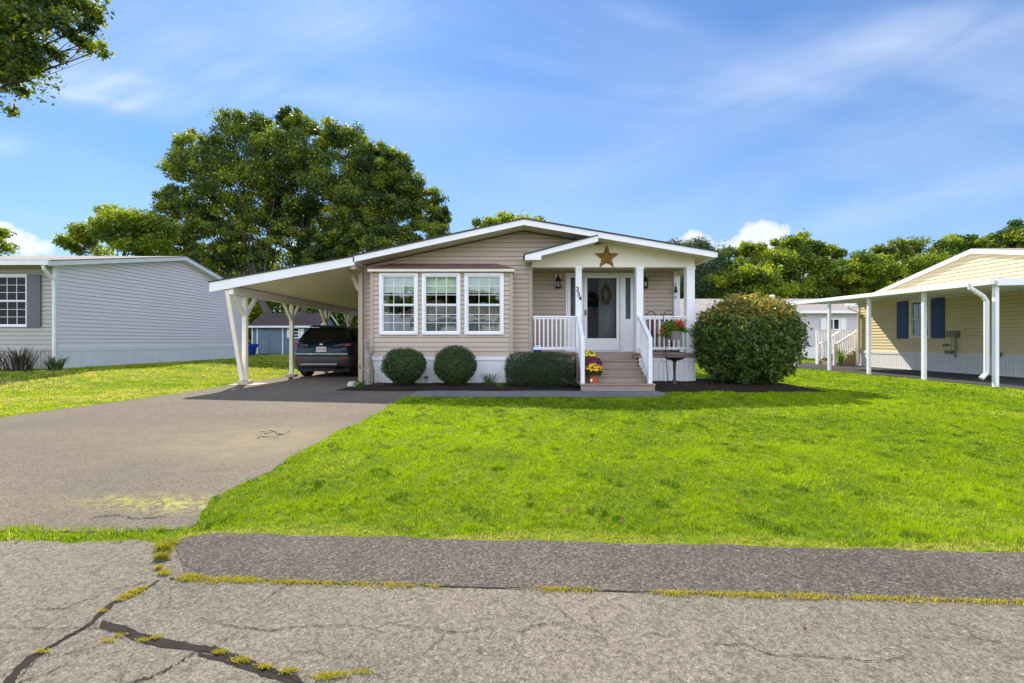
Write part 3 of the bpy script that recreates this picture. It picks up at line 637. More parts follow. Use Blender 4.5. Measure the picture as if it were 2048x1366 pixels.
mb = MB(); mb.box(-16, -10.5, 42, 46, .4, 1.9); mb.build('wall', M['mauvesiding'], ws)
mb = MB(); mb.ext([(-16.2, 41.8, 1.88), (-16.2, 44, 2.75), (-16.2, 46.2, 1.88)], (6, 0, 0)); mb.build('roof', M['shinglered'], ws); MB().box(-16.2, -10.2, 41.72, 41.79, 1.8, 2.0).build('fascia', M['white'], ws)

# ================================================================ RIGHT NEIGHBOUR (yellow)
RX = 15.8; RY0, RY1, RYR = 9.6, 20.5, 15.4
yh = thing('house', (RX+3, 15, 0), 'pale yellow sided neighbouring home on the right with navy blue shutters', 'house')
ez2, zr2 = 2.86, 4.16
lf2 = lambda z: 0 if z < ez2 else (z-ez2)/(zr2-ez2)*(RYR-RY0)
rf2 = lambda z: RY1-RY0 if z < ez2 else (RYR-RY0)+(zr2-z)/(zr2-ez2)*(RY1-RYR)
ywn = at(0, 0, 1)
wy0, wy1 = RX*F/(1862-1024), RX*F/(1820-1024)
zz0, zz1 = 1.24, 2.76
hole = (wy0-RY0+.02, wy1-RY0-.02, zz0+.02, zz1-.02)
siding((RX, RY0, 0), EY, -EX, lf2, rf2, .70, zr2, .125, [hole], .02, breaks=(ez2,)).build('side_wall', M['yellowsiding'], yh)
mb = skirt((RX, RY0, 0), EY, -EX, 0, RY1-RY0, .03, .70, .12, .10); mb.build('skirting', M['whiteskirt'], yh)
mb = MB(); mb.box(RX-.04, RX+.05, RY1-.06, RY1+.03, .6, ez2); mb.build('corner_trim', M['yellowsiding'], yh)
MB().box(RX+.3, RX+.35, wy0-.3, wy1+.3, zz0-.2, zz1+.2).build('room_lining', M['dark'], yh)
mb = MB(); mb.box(RX+.02, RX+12, RY1-.05, RY1, .05, ez2); mb.box(RX+.02, RX+12, RY0, RY0+.05, .05, ez2); mb.build('end_wall', M['yellowsiding'], yh)
window(yh, (RX, 0, 0), EY, -EX, wy0, wy1, zz0, zz1, 3, 3, .09, curtain=[(0, 1, 0, .5)], muntin_low=False, glass='glassdim')
for a, b in ((wy1+.06, wy1+.56), (wy0-.56, wy0-.06)):
    mb = MB(); mb.box(RX-.05, RX-.02, a, b, zz0, zz1-.02)
    for zz in (zz0+.08, (zz0+zz1)/2+.03): mb.box(RX-.056, RX-.05, a+.07, b-.07, zz, zz+.62)
    mb.build('shutter', M['blueshutter'], yh)
mb = MB(); seg = (((RY0-.3, ez2-.02), (RYR, zr2+.06)), ((RYR, zr2+.06), (RY1+.35, ez2-.02)))
for a, b in seg: mb.ext([(RX-.08, a[0], a[1]+.09), (RX-.08, b[0], b[1]+.09), (RX-.08, b[0], b[1]+.06), (RX-.08, a[0], a[1]+.06)], (13, 0, 0))
yr = mb.build('roof', M['shinglegrey'], yh)
mb = MB()
for a, b in seg: mb.ext([(RX-.10, a[0], a[1]+.058), (RX-.10, b[0], b[1]+.058), (RX-.10, b[0], b[1]-.08), (RX-.10, a[0], a[1]-.08)], (.03, 0, 0))
mb.build('fascia', M['white'], yr)
mb = MB()
for a, b in seg: mb.ext([(RX-.068, a[0], a[1]+.05), (RX-.068, b[0], b[1]+.05), (RX-.068, b[0], b[1]-.03), (RX-.068, a[0], a[1]-.03)], (12.5, 0, 0))
mb.build('soffit', M['white'], yr)
my = RX*F/(1912-1024); mb = MB(); mb.box(RX-.20, RX-.02, my-.17, my+.17, 1.28, 1.50); mb.tube([(RX-.07, my-.05, 1.3), (RX-.07, my-.05, .55)], .03, 8); mb.tube([(RX-.05, my+.1, 1.3), (RX-.05, my+.12, .9), (RX-.05, my+.14, .75)], .008, 5)
mb.build('meter_box', M['meter'], yh, bevel=.004)
mb = MB(); yy_ = RX*F/(1899-1024); mb.tube([(RX-.02, yy_, 1.0), (RX-.12, yy_, 1.0), (RX-.14, yy_+.1, .98)], .035, 8); mb.box(RX-.12, RX-.02, my+.05, my+.3, .68, .80); mb.build('vent_hood', M['meter'], yh)
mb = MB(); yy_ = RX*F/(2008-1024); mb.tube([(RX-.02, yy_, .70), (RX-.10, yy_, .70), (RX-.12, yy_, .62)], .02, 8); mb.lathe((RX-.1, yy_, .74), [(.05, 0), (.05, .02), (0, .03)], 8); mb.build('hose_tap', M['darkmetal'], yh)
mb = MB(); mb.tube([(RX-.25, RY1+.3, ez2-.08), (RX-.25, RY1+.28, ez2-.2), (RX-.09, RY1-.12, ez2-.42), (RX-.09, RY1-.12, .12), (RX-.12, RY1-.3, .05)], .05, 8); mb.build('downspout', M['soffit'], yh)
# carport of the yellow house
yc = thing('carport', (13.8, 15, 0), 'white flat metal carport on slim posts along the yellow house', 'carport')
gut = [Vector((11.55, 10.75, 2.62)), Vector((12.3, 20.4, 2.86))]; att = [Vector((15.76, 10.75, 2.70)), Vector((15.76, 20.4, 2.94))]
mb = MB()
mb.add([gut[0], gut[1], att[1], att[0]]+[p-Vector((0, 0, .05)) for p in (gut[0], gut[1], att[1], att[0])], [(0, 1, 2, 3), (7, 6, 5, 4), (0, 4, 5, 1), (1, 5, 6, 2), (2, 6, 7, 3), (3, 7, 4, 0)])
n = 30
for k in range(n):
    a = gut[0].lerp(gut[1], (k+.3)/n); b = att[0].lerp(att[1], (k+.3)/n); mb.bar(a-Vector((0, 0, .07)), b-Vector((0, 0, .07)), .04, .05)
rf3 = mb.build('roof', M['white'], yc)
mb = MB(); mb.bar(gut[0]+Vector((-.05, 0, -.075)), gut[1]+Vector((-.05, 0, -.075)), .11, .13); mb.build('gutter', M['white'], rf3, bevel=.01)
mb = MB(); mb.bar(gut[0]+Vector((0, -.03, -.08)), att[0]+Vector((0, -.03, -.08)), .05, .17); mb.build('fascia', M['white'], rf3)
for (px, pyb) in ((1993, 773), (1851, 757), (1742, 746), (1660, 738), (1594, 729)):
    yb = {1993: 10.85, 1851: 12.9, 1742: 15.1, 1660: 17.2, 1594: 19.6}[px]; x = 11.65+(yb-10.75)*.0745
    f = (yb-10.75)/9.65; MB().box(x-.045, x+.045, yb-.045, yb+.045, .02, 2.56+.24*f).build('post', M['white'], yc, bevel=.005)
mb = MB(); mb.tube([(11.15, 10.95, 2.52), (11.15, 10.95, 2.42), (11.5, 10.98, 2.22), (11.58, 10.98, 2.1), (11.58, 10.98, .35), (11.45, 10.98, .22)], .052, 8); mb.build('downspout', M['white'], yc)
# back stairs of yellow house
bs = thing('back_steps', (15.9, 21.5, 0), 'small white railed porch stairs behind the yellow house', 'stairs')
mb = MB()
for k in range(4): mb.box(15.0+.28*k, 16.6, 20.9, 22.0, .17*k, .17*(k+1))
mb.build('treads', M['deck'], bs)
for y in (20.9, 22.0):
    m_ = MB(); m_.bar((14.98, y, .95), (16.0, y, 1.6), .08, .05); m_.bar((14.98, y, .2), (16.0, y, .82), .05, .05); m_.box(14.93, 15.03, y-.05, y+.05, 0, 1.02); m_.box(15.95, 16.05, y-.05, y+.05, 0, 1.68)
    rr = m_.build('stair_rail', M['white'], bs)
    for k in range(9):
        f = (k+.7)/9.5; x = 15.0+f; MB().box(x-.018, x+.018, y-.018, y+.018, .2+.62*f, .95+.65*f).build('baluster', M['white'], rr)
m_ = MB(); m_.box(15.1, 16.9, 22.25, 22.33, 1.58, 1.64); m_.box(15.1, 16.9, 22.27, 22.31, .78, .84); m_.box(15.06, 15.16, 22.24, 22.34, 0, 1.68)
rr = m_.build('landing_rail', M['white'], bs)
for k in range(12): MB().box(15.2+.13*k, 15.235+.13*k, 22.27, 22.31, .8, 1.6).build('baluster', M['white'], rr)
# grey house behind
gh = thing('house', (21, 32, 0), 'long grey mauve home with grey roof standing behind the big round bush', 'house')
GY = 30.0; gx0, gx1 = 10.6, 30.0
wzl, wzh = at(0, 660, GY).z, at(0, 637, GY).z; wa, wb = at(1653, 0, GY).x, at(1679, 0, GY).x
siding((0, GY, 0), EX, NF, lambda z: gx0, lambda z: gx1, .72, 3.1, .125, [(wa+.03, wb-.03, wzl+.03, wzh-.03)], .02).build('wall', M['mauvesiding'], gh)
mb = skirt((0, GY, 0), EX, NF, gx0, gx1, .03, .72, .2, .08); mb.build('skirting', M['whiteskirt'], gh)
MB().box(wa-.3, wb+.3, GY+.4, GY+.5, wzl-.2, wzh+.2).build('room_lining', M['dark'], gh)
mb = MB(); frame(mb, wa, wb, wzl, wzh, .07, GY-.06, GY+.02); mb.box((wa+wb)/2-.035, (wa+wb)/2+.035, GY-.05, GY, wzl, wzh); wd = mb.build('window', M['white'], gh); MB().quad((wa, GY+.01, wzl), (wb, GY+.01, wzl), (wb, GY+.01, wzh), (wa, GY+.01, wzh)).build('pane', M['glassdim'], wd)
for a, b in ((wa-.42, wa-.03), (wb+.03, wb+.42)): MB().box(a, b, GY-.06, GY-.02, wzl-.02, wzh+.03).build('shutter', M['plastic_white'], gh)
mb = MB(); mb.ext([(gx0-.3, GY-.35, 3.12), (gx0-.3, GY+4, 4.35), (gx0-.3, GY+8.4, 3.12)], (gx1-gx0+.6, 0, 0)); mb.build('roof', M['shinglegrey'], gh)
mb = MB(); mb.box(gx0-.3, gx1+.3, GY-.42, GY-.36, 2.98, 3.16); mb.box(gx0-.3, gx1+.3, GY-.36, GY, 3.05, 3.1); mb.build('gutter', M['white'], gh)
v_ = at(1544, 0, GY+2).x; MB().lathe((v_, GY+2, 3.6), [(.1, 0), (.1, .62), (.2, .66), (.2, .76), (.1, .84)], 10).build('roof_vent', M['white'], gh)
v_ = at(1700, 0, GY+1).x; MB().box(v_, v_+.6, GY+1, GY+1.5, 3.5, 3.78).build('skylight', M['plastic_white'], gh, bevel=.03)
# white house seen right of the porch post
wh = thing('house', (9.5, 26, 0), 'white garage with shallow grey roof glimpsed between the porch and the round bush', 'house')
siding((0, 26, 0), EX, NF, lambda z: 8.6, lambda z: 12.0, .4, 2.35, .125, (), .03).build('wall', M['mauvesiding'], wh)
mb = MB(); mb.ext([(8.3, 25.6, 2.35), (8.3, 28, 3.2), (8.3, 30, 2.35)], (4.0, 0, 0)); mb.build('roof', M['shinglegrey'], wh)
mb = MB(); mb.box(8.3, 12.3, 25.52, 25.59, 2.24, 2.40); mb.box(11.2, 11.35, 25.95, 26, .3, 2.3); mb.build('trim', M['white'], wh)
# house across the street: only seen mirrored in the windows
oh = thing('house', (0, -13, 0), 'sunlit pale home across the street, mirrored in the bay windows', 'house')
mb = MB(); siding((0, -12, 0), EX, EY, lambda z: -8, lambda z: 6, .1, 3.0, .2, (), .02, mb=mb); mb.build('wall', M['greysiding'], oh)
mb = MB(); mb.ext([(-8.4, -11.5, 3.0), (-8.4, -15.5, 4.5), (-8.4, -20, 3.0)], (14.8, 0, 0)); mb.build('roof', M['shinglebrown'], oh); MB().box(-8.4, 6.4, -11.5, -11.42, 2.88, 3.06).build('gutter', M['white'], oh)
for x in (-6.6, -3.6, 1.2, 4.0):
    mb = MB(); mb.box(x-.09, x+1.29, -12, -11.93, 1.1, 2.6); wd = mb.build('window', M['white'], oh); MB().box(x, x+1.2, -11.95, -11.92, 1.2, 2.5).build('pane', M['dark'], wd)
# ================================================================ GROUND
rng = np.random.default_rng(7); random.seed(5)
def sstep(a, b, x): t_ = np.clip((x-a)/(b-a), 0, 1); return t_*t_*(3-2*t_)
def ghz(x, y):
    x = np.asarray(x, float); y = np.asarray(y, float)
    return .30*sstep(-7.6, -12.0, x)*sstep(8.6, 13.3, y)+.28*sstep(22, 26, y)*sstep(-7.8, -11, x)*(1-sstep(-7.6, -12.0, x))
def n2(x, y, s, seed=0):
    r_ = np.random.default_rng(seed); o = 0
    for k in range(7):
        a = r_.uniform(0, 6.28); f = s*r_.uniform(.6, 1.9); o = o+np.sin((x*math.cos(a)+y*math.sin(a))*f+r_.uniform(0, 6.28)+.8*np.sin((x*math.sin(a)-y*math.cos(a))*f*.7))
    return o/7
gxs = np.concatenate([[-700, -200, -80, -45], np.arange(-30, -5, .5), np.arange(-5, 30, 2.5), [45, 80, 200, 700]]); gys = np.concatenate([[-300, -60, -20, -5], np.arange(0, 30, .5), [35, 50, 80, 200, 900]])
GXm, GYm = np.meshgrid(gxs, gys); co = np.stack([GXm.ravel(), GYm.ravel(), ghz(GXm, GYm).ravel()], 1)
nx, ny = len(gxs), len(gys); ii = (np.arange(ny-1)[:, None]*nx+np.arange(nx-1)[None]).ravel(); idx = np.stack([ii, ii+1, ii+nx+1, ii+nx], 1).ravel()
m, t = newmat('lawn_soil_and_turf'); tc = t.add('ShaderNodeTexCoord'); v = tc.outputs['Object']
a = t.mix(t.ramp(t.noise(v, .5, 5, .6), [(.35, 0.), (.65, 1.)]), (.11, .17, .006), (.22, .28, .008)); a = t.mix(t.ramp(t.noise(v, 9, 5, .7), [(.35, .8), (.62, 0.)]), a, (.06, .10, .010))
a = t.mix(t.ramp(t.noise(v, .23, 3, .6), [(.58, 0.), (.72, .6)]), a, (.30, .28, .05))
fin(t, a, .95, 0, t.noise(v, 22, 4, .7), .03, .1)
g = npmesh('lawn_ground', co, (idx, np.full(len(ii), 4, np.int32)), None, m, smooth=True); tag(g, kind='structure')
def sheet(name, pts, z, mat, kind='structure', label=None):
    mb = MB(); mb.add([(p[0], p[1], z) for p in pts], [tuple(range(len(pts)))]); o = mb.build(name, mat, None, recalc=False)
    if o.data.polygons[0].normal.z < 0: o.data.flip_normals()
    return tag(o, label, kind=kind)
def stains(t, v, base):
    s_ = t.sep(v)
    def bl(cx, cy, r, col, p, base, nz):
        dx_ = t.math('SUBTRACT', s_[0], cx); dy_ = t.math('SUBTRACT', s_[1], cy)
        q = t.math('ADD', t.math('POWER', t.math('ABSOLUTE', t.math('DIVIDE', dx_, r[0])), 2), t.math('POWER', t.math('ABSOLUTE', t.math('DIVIDE', dy_, r[1])), 2))
        f = t.math('MULTIPLY', t.math('EXPONENT', t.math('MULTIPLY', q, -1)), t.math('MULTIPLY', nz, p)); return t.mix(f, base, col)
    nz = t.ramp(t.noise(v, 2.2, 5, .65), [(.3, .2), (.65, 1.)]); nz2 = t.ramp(t.noise(v, 14, 5, .75, .5), [(.46, 0.), (.62, 1.)])
    base = bl(-3.0, 5.35, (1.3, .75), (.30, .24, .13), .6, base, nz)
    base = bl(-2.75, 4.6, (1.0, .5), (.29, .25, .14), .4, base, nz)
    base = bl(-2.52, 3.15, (.55, .14), (.35, .34, .06), 1.0, base, nz2)
    base = bl(-2.25, 3.05, (.22, .12), (.38, .36, .09), 1.1, base, nz2)
    base = bl(-3.65, 9.6, (.25, .18), (.03, .03, .035), .55, base, nz)
    return base
AD = asphalt('driveway_asphalt', (.146, .121, .093), (.210, .178, .139), .45, .6, stains)
AR = asphalt('old_road_asphalt', (.172, .149, .120), (.250, .218, .178), .5, .9, None, 190, .004)
AS = asphalt('dark_shoulder_asphalt', (.088, .075, .066), (.172, .148, .124), .7, .9, None, 150, .008)
AW = asphalt('walkway_asphalt', (.18, .178, .178), (.25, .245, .24), .4, .6)
AN = asphalt('neighbour_asphalt', (.055, .055, .06), (.085, .082, .082), .35, .6)
# driveway outline with slightly wandering edges
def wander(p, q, n, amp, seed):
    r_ = random.Random(seed); p = Vector(p); q = Vector(q); d_ = (q-p).normalized(); nn = Vector((-d_.y, d_.x)); o = []; ph = r_.uniform(0, 6)
    for i in range(n): f = i/n; o.append(p.lerp(q, f)+nn*amp*(math.sin(f*11+ph)+.6*math.sin(f*29+ph*2)+r_.uniform(-.3, .3))*(0 if i == 0 else 1))
    return o
def drive_r(y): return -2.13+.03*np.sin(y*2.1)+.02*np.sin(y*5.3)+np.where(y < 3.2, (3.2-y)*.42, 0)
def drive_l(y): return np.where(y > 9.6, -7.32+(22-y)*.0137, np.where(y > 6.2, -7.6+(y-6.2)*.132, -7.6-(6.2-y)*.57))
dp = wander((-9.6, 2.62), (-1.93, 2.66), 20, .012, 1)+[(float(drive_r(q))+.012*math.sin(q*23), q) for q in np.arange(2.68, 9.05, .09)]+[(-2.1, 9.1), (-2.1, 10.12)]+wander((-2.1, 10.14), (-3.75, 10.12), 6, .02, 3)+[(-3.85, 10.4), (-3.9, 11.2), (-3.9, 22)]+wander((-7.35, 22), (-7.15, 9.6), 20, .02, 4)+wander((-7.15, 9.6), (-7.6, 6.2), 14, .03, 6)+wander((-7.6, 6.2), (-9.6, 2.7), 12, .03, 5)
sheet('driveway', [(p[0], p[1]) for p in dp], .004, AD)
edge = lambda x: 2.51-.055*x
sh_lo = lambda x: 2.03-.051*x
rp = [(-60, 2.5)]+[(x, 2.502+.016*math.sin(x*11)+.012*math.sin(x*29)+.008*math.sin(x*61)) for x in np.arange(-9, -1.9, .06)]+[(x, edge(x)) for x in np.arange(-1.4, 12, .8)]+[(60, -.6), (60, -6), (-60, -6)]
sheet('road', rp, .009, AR)
sp = [(-1.90, 2.52)]+[(x, edge(x)+.012*math.sin(x*7)+.01*math.sin(x*17)) for x in np.arange(-1.7, 12, .12)]
sp += [(x, sh_lo(x)+.008*math.sin(x*9)+.006*math.sin(x*23)) for x in np.arange(12, -1.55, -.08)]
sheet('road_shoulder', sp, .0115, AS)
sheet('walkway', [(-2.12, 9.08)]+[(x, 9.02+.03*math.sin(x*3)) for x in np.arange(-1.9, 3.0, .3)]+[(3.15, 9.25), (3.3, 9.7), (3.3, 10.16)]+[(-2.12, 10.16)], .010, AW)
sheet('neighbour_driveway', [(11.75, 2), (15.9, 2), (15.9, 21.0), (18, 21.2), (18, 23.8), (13.5, 23.9), (12.6, 21.0), (12.2, 18.0)], .006, AN)
sheet('neighbour_path', [(12.3, 18.2), (12.7, 20.4), (9.8, 21.2), (9.6, 20.3)], .0095, AN)
sheet('concrete_pad', [(-7.3, 11.55), (-6.55, 11.55), (-6.5, 12.05), (-7.3, 12.1)], .011, M['concrete'])
# mulch beds
m, t = newmat('bark_mulch'); tc = t.add('ShaderNodeTexCoord'); v = tc.outputs['Object']; vo = t.voro(t.scale(v, (1, 1.6, 1)), 45); q = t.sep(vo.outputs['Color'])[0]
fin(t, t.mix(q, (.014, .010, .008), (.058, .038, .029)), .95, 0, t.math('ADD', q, t.noise(v, 60, 3)), .02, .15); M['mulch'] = m
def bed(name, x0, x1, y0, y1, h, label):
    n, k = 40, 12; vs = []; fs = []; r_ = random.Random(x0)
    for j in range(k+1):
        for i in range(n+1):
            a, b = i/n, j/k; e = min(1, min(a, 1-a)*9)*min(1, b*5); vs.append((x0+(x1-x0)*a, y0+(y1-y0)*b+(1-b)*.06*math.sin(a*17), h*e+.012+(r_.uniform(0, .025)*e)))
    for j in range(k):
        for i in range(n): q = j*(n+1)+i; fs.append((q, q+1, q+n+2, q+n+1))
    o = MB().add(vs, fs).build(name, M['mulch'], None, smooth=False); return tag(o, label, kind='structure')
bed('mulch_bed', -4.0, 1.58, 10.14, 11.80, .05, 'dark bark mulch bed below the bay window')
bed('mulch_bed', 3.26, 7.05, 9.95, 12.4, .07, 'dark bark mulch bed around the birdbath and round bush')
# ---------------- sealant bands, cracks
M['tar'] = plain('crack_sealant', (.034, .029, .025), .95, 0, .08); M['crack'] = plain('crack_dark', (.036, .029, .023), .95, 0, .1)
def ribbon(mb, pts, cv, z, jit=.0, sub=6, seed=0, wk=1.0, wj=.25):
    r_ = random.Random(seed); P = []
    for (x0, y0, w0), (x1, y1, w1) in zip(pts[:-1], pts[1:]):
        for k in range(sub):
            f = k/sub; P.append((x0+(x1-x0)*f+r_.uniform(-1, 1)*jit, y0+(y1-y0)*f+r_.uniform(-1, 1)*jit, (w0+(w1-w0)*f)*(1+r_.uniform(-wj, wj))*wk))
    P.append(pts[-1]); prev = None
    for i, (x, y, w_) in enumerate(P):
        x1, y1, _ = P[min(i+1, len(P)-1)]; x0, y0, _ = P[max(i-1, 0)]; L = math.hypot(x1-x0, y1-y0) or 1; nx_, ny_ = -(y1-y0)/L, (x1-x0)/L
        a = gp(*cv(x+nx_*w_/2, y+ny_*w_/2), z); b = gp(*cv(x-nx_*w_/2, y-ny_*w_/2), z); a.z = b.z = z
        if prev: mb.quad(prev[0], a, b, prev[1])
        prev = (a, b)
c1 = lambda x, y: (x/2.926, 1040+y/2.926)
c2_ = lambda x, y: (700+x/2.926, 1040+y/2.926)
c3 = lambda x, y: (1400+x/3.16, 1040+y/3.16)
c4 = lambda x, y: (x/2.56, 750+y/2.56)
mb = MB()
ribbon(mb, [(-60, 1100, 60), (60, 940, 55), (110, 870, 45), (190, 800, 36), (280, 750, 18), (420, 670, 14), (530, 605, 16), (580, 555, 26), (650, 495, 26), (720, 455, 12), (850, 405, 12), (930, 350, 8)], c1, .0108, 3, 5, 1)
tar = mb.build('road_sealant', M['tar'], None, recalc=False); tag(tar, kind='structure')
mb = MB(); ribbon(mb, [(585, 605, 44), (650, 625, 50), (720, 640, 56), (800, 678, 46), (900, 706, 46), (1010, 722, 42), (1130, 742, 40), (1250, 762, 46), (1350, 800, 52), (1430, 830, 54), (1500, 862, 60), (1600, 898, 66), (1700, 930, 70), (1790, 990, 70)], c1, .0112, 3, 5, 2)
ribbon(mb, [(860, 715, 14), (960, 735, 18), (1060, 742, 14)], c1, .0118, 2, 4, 3); ribbon(mb, [(1160, 785, 18), (1300, 815, 22), (1420, 855, 26), (1530, 890, 20)], c1, .0118, 2, 4, 4)
tar = mb.build('road_sealant', M['tar'], None, recalc=False); tag(tar, kind='structure')
mb = MB(); k = 0
for cv, lst in ((c1, [[(0, 625, 4), (200, 632, 5), (450, 628, 4), (590, 632, 4)], [(100, 950, 8), (280, 890, 6), (400, 830, 3)], [(740, 954, 12), (900, 910, 9), (1050, 830, 9), (1140, 770, 6)], [(220, 520, 5), (370, 517, 5), (520, 460, 3), (660, 400, 3), (860, 360, 3)], [(280, 785, 5), (400, 775, 5), (560, 745, 3)],
    [(1200, 590, 3), (1380, 620, 5), (1560, 645, 5), (1740, 620, 4), (1900, 620, 4), (2048, 605, 3)], [(1260, 740, 3), (1400, 650, 4)], [(1660, 390, 5), (1580, 440, 4), (1490, 520, 2)], [(1000, 380, 4), (990, 500, 3)], [(1690, 770, 3), (1850, 765, 4), (1930, 805, 4), (2048, 805, 3)], [(700, 950, 3), (860, 590, 1)], [(1850, 680, 2), (1900, 800, 3)],
    [(740, 610, 5), (765, 670, 5), (700, 690, 4)], [(1760, 920, 5), (1900, 915, 3)], [(1140, 760, 6), (1250, 765, 5), (1340, 800, 5), (1480, 850, 6), (1620, 890, 6), (1760, 950, 6)], [(530, 610, 5), (400, 670, 6), (290, 745, 6), (180, 850, 6), (110, 925, 6)], [(1110, 560, 2), (1300, 590, 3)], [(0, 790, 3), (120, 740, 2)]]),
    (c2_, [[(0, 615, 4), (90, 625, 3), (190, 655, 5)], [(560, 655, 6), (690, 652, 5), (780, 625, 3), (960, 645, 3), (1040, 640, 5), (1060, 615, 6), (1180, 600, 5), (1330, 600, 2), (1480, 665, 4)], [(430, 780, 3), (530, 700, 4), (556, 660, 4)], [(1690, 680, 3), (1740, 655, 4), (1860, 680, 4), (1920, 655, 2)], [(60, 860, 3), (120, 885, 5), (195, 918, 6)], [(1010, 640, 2), (990, 760, 1)], [(380, 520, 1), (450, 440, 2)], [(200, 600, 2), (540, 640, 4)], [(1180, 480, 2), (1320, 590, 2)], [(0, 790, 3), (80, 860, 2)]]),
    (c3, [[(30, 770, 4), (120, 785, 5), (290, 780, 5), (380, 825, 5), (480, 855, 5), (660, 850, 5), (820, 870, 5), (950, 872, 5), (1050, 890, 7), (1180, 885, 5), (1250, 870, 6), (1335, 835, 4)], [(1560, 640, 3), (1680, 680, 3), (1740, 740, 5), (1900, 770, 3)], [(1340, 720, 3), (1450, 745, 3), (1740, 745, 4)], [(1950, 875, 4), (2048, 870, 4)], [(1040, 820, 2), (1120, 835, 2)]]),
    (c4, [[(480, 725, 5), (600, 715, 5), (690, 735, 5), (850, 722, 3)], [(1330, 290, 4), (1400, 285, 5), (1420, 300, 5), (1440, 305, 4)], [(1320, 315, 4), (1400, 316, 4), (1450, 305, 5), (1485, 288, 4)], [(1350, 300, 3), (1390, 293, 4)]])):
    for l in lst: k += 1; ribbon(mb, l, cv, .0128 if cv is not c4 else .0075, 4.6, 12, k, .62 if cv is not c4 else .42, .85)
l = [(x, sh_lo(x)) for x in np.arange(-1.6, 6, .1)]
for (x0, y0), (x1, y1) in zip(l[:-1], l[1:]):
    w0 = .004+.007*abs(math.sin(x0*13)*math.sin(x0*5)); mb.quad((x0, y0-.012, .0128), (x1, y1-.012, .0128), (x1, y1-.012+w0, .0128), (x0, y0-.012+w0, .0128))
tag(mb.build('road_cracks', M['crack'], None, recalc=False), kind='stuff', label='fine dark cracks wandering across the old asphalt')

# ================================================================ GRASS
M['grass'] = leafmat('grass_blades', (.035, .125, .008), (.39, .53, .008), (.66, .53, .27), trans=.45, transcol=(1.25, 1.2, .4), rough=.6, spec=.08)
def blades(P, h, w_, tint, lean=.55, ang=None):
    n = len(P); a = rng.uniform(0, 2*np.pi, n) if ang is None else ang; d_ = np.stack([np.cos(a), np.sin(a), np.zeros(n)], 1); s_ = np.stack([-np.sin(a), np.cos(a), np.zeros(n)], 1)
    L = (rng.uniform(.1, 1.0, n)*lean*h)[:, None]; hz = h[:, None]*np.array([0, 0, 1.]); ww = w_[:, None]
    b0 = P-s_*ww/2; b1 = P+s_*ww/2; mm = P+d_*L*.35+hz*.6; m0 = mm-s_*ww*.4; m1 = mm+s_*ww*.4; tp = P+d_*L+hz*(1-.25*rng.uniform(0, 1, n)[:, None]*lean)
    co = np.stack([b0, b1, m1, m0, tp], 1).reshape(-1, 3); i0 = np.arange(n)*5
    idx = np.stack([i0, i0+1, i0+2, i0+3, i0+3, i0+2, i0+4], 1).ravel(); sizes = np.tile(np.array([4, 3], np.int32), n)
    return co, idx, sizes, np.repeat(tint, 2)
def on_lawn(x, y):
    e = edge(x)+.03*np.sin(x*5.1)+.02*np.sin(x*13)
    R1 = (x > drive_r(y)) & (y > e) & (y < 9.03+.03*np.sin(x*3)) & (x < 11.7)
    R2 = (x > 3.32) & (y >= 9.0) & (x < 11.6+.05*(y-9)) & (y < 29.8) & ~((x < 6.98+.06*np.sin(y*3)) & (y > 9.92) & (y < 12.3)) & ~((x < 4.9) & (y > 11.6) & (y < 27.5)) & ~((y > 18.2) & (y < 21.2) & (x > 9.7))
    R2b = (x >= 12.2) & (x < 30) & (y > 24) & (y < 29.8)
    R3 = (x < drive_l(y)) & (x > -26) & (y > 2.75) & (y < 34) & ~((x < -13.55) & (y > 13.35) & (y < 23.2)) & ~((y > 28) & (y < 31) & (x < -11.9) & (x > -17))
    R4 = (y > 2.495+.012*np.sin(x*9)+.018*np.sin(x*31+1)+.014*np.sin(x*67)+.01*np.sin(x*113)) & (y < 2.69+.014*np.sin(x*6)+.012*np.sin(x*19)+.01*np.sin(x*47)) & (x < -1.8) & (x > -8)
    return R1 | R2 | R2b | R3 | R4
def sample(dens, x0, x1, y0, y1):
    n = int(dens*(x1-x0)*(y1-y0)); x = rng.uniform(x0, x1, n); y = rng.uniform(y0, y1, n); k = (np.abs(x) < 1.28*y+1.2) & on_lawn(x, y)
    return x[k], y[k]
CO = []; IDX = []; SZ = []; TI = []; off = 0
def push(q):
    global off
    co, idx, sz, ti = q; CO.append(co); IDX.append(idx+off); SZ.append(sz); TI.append(ti); off += len(co)
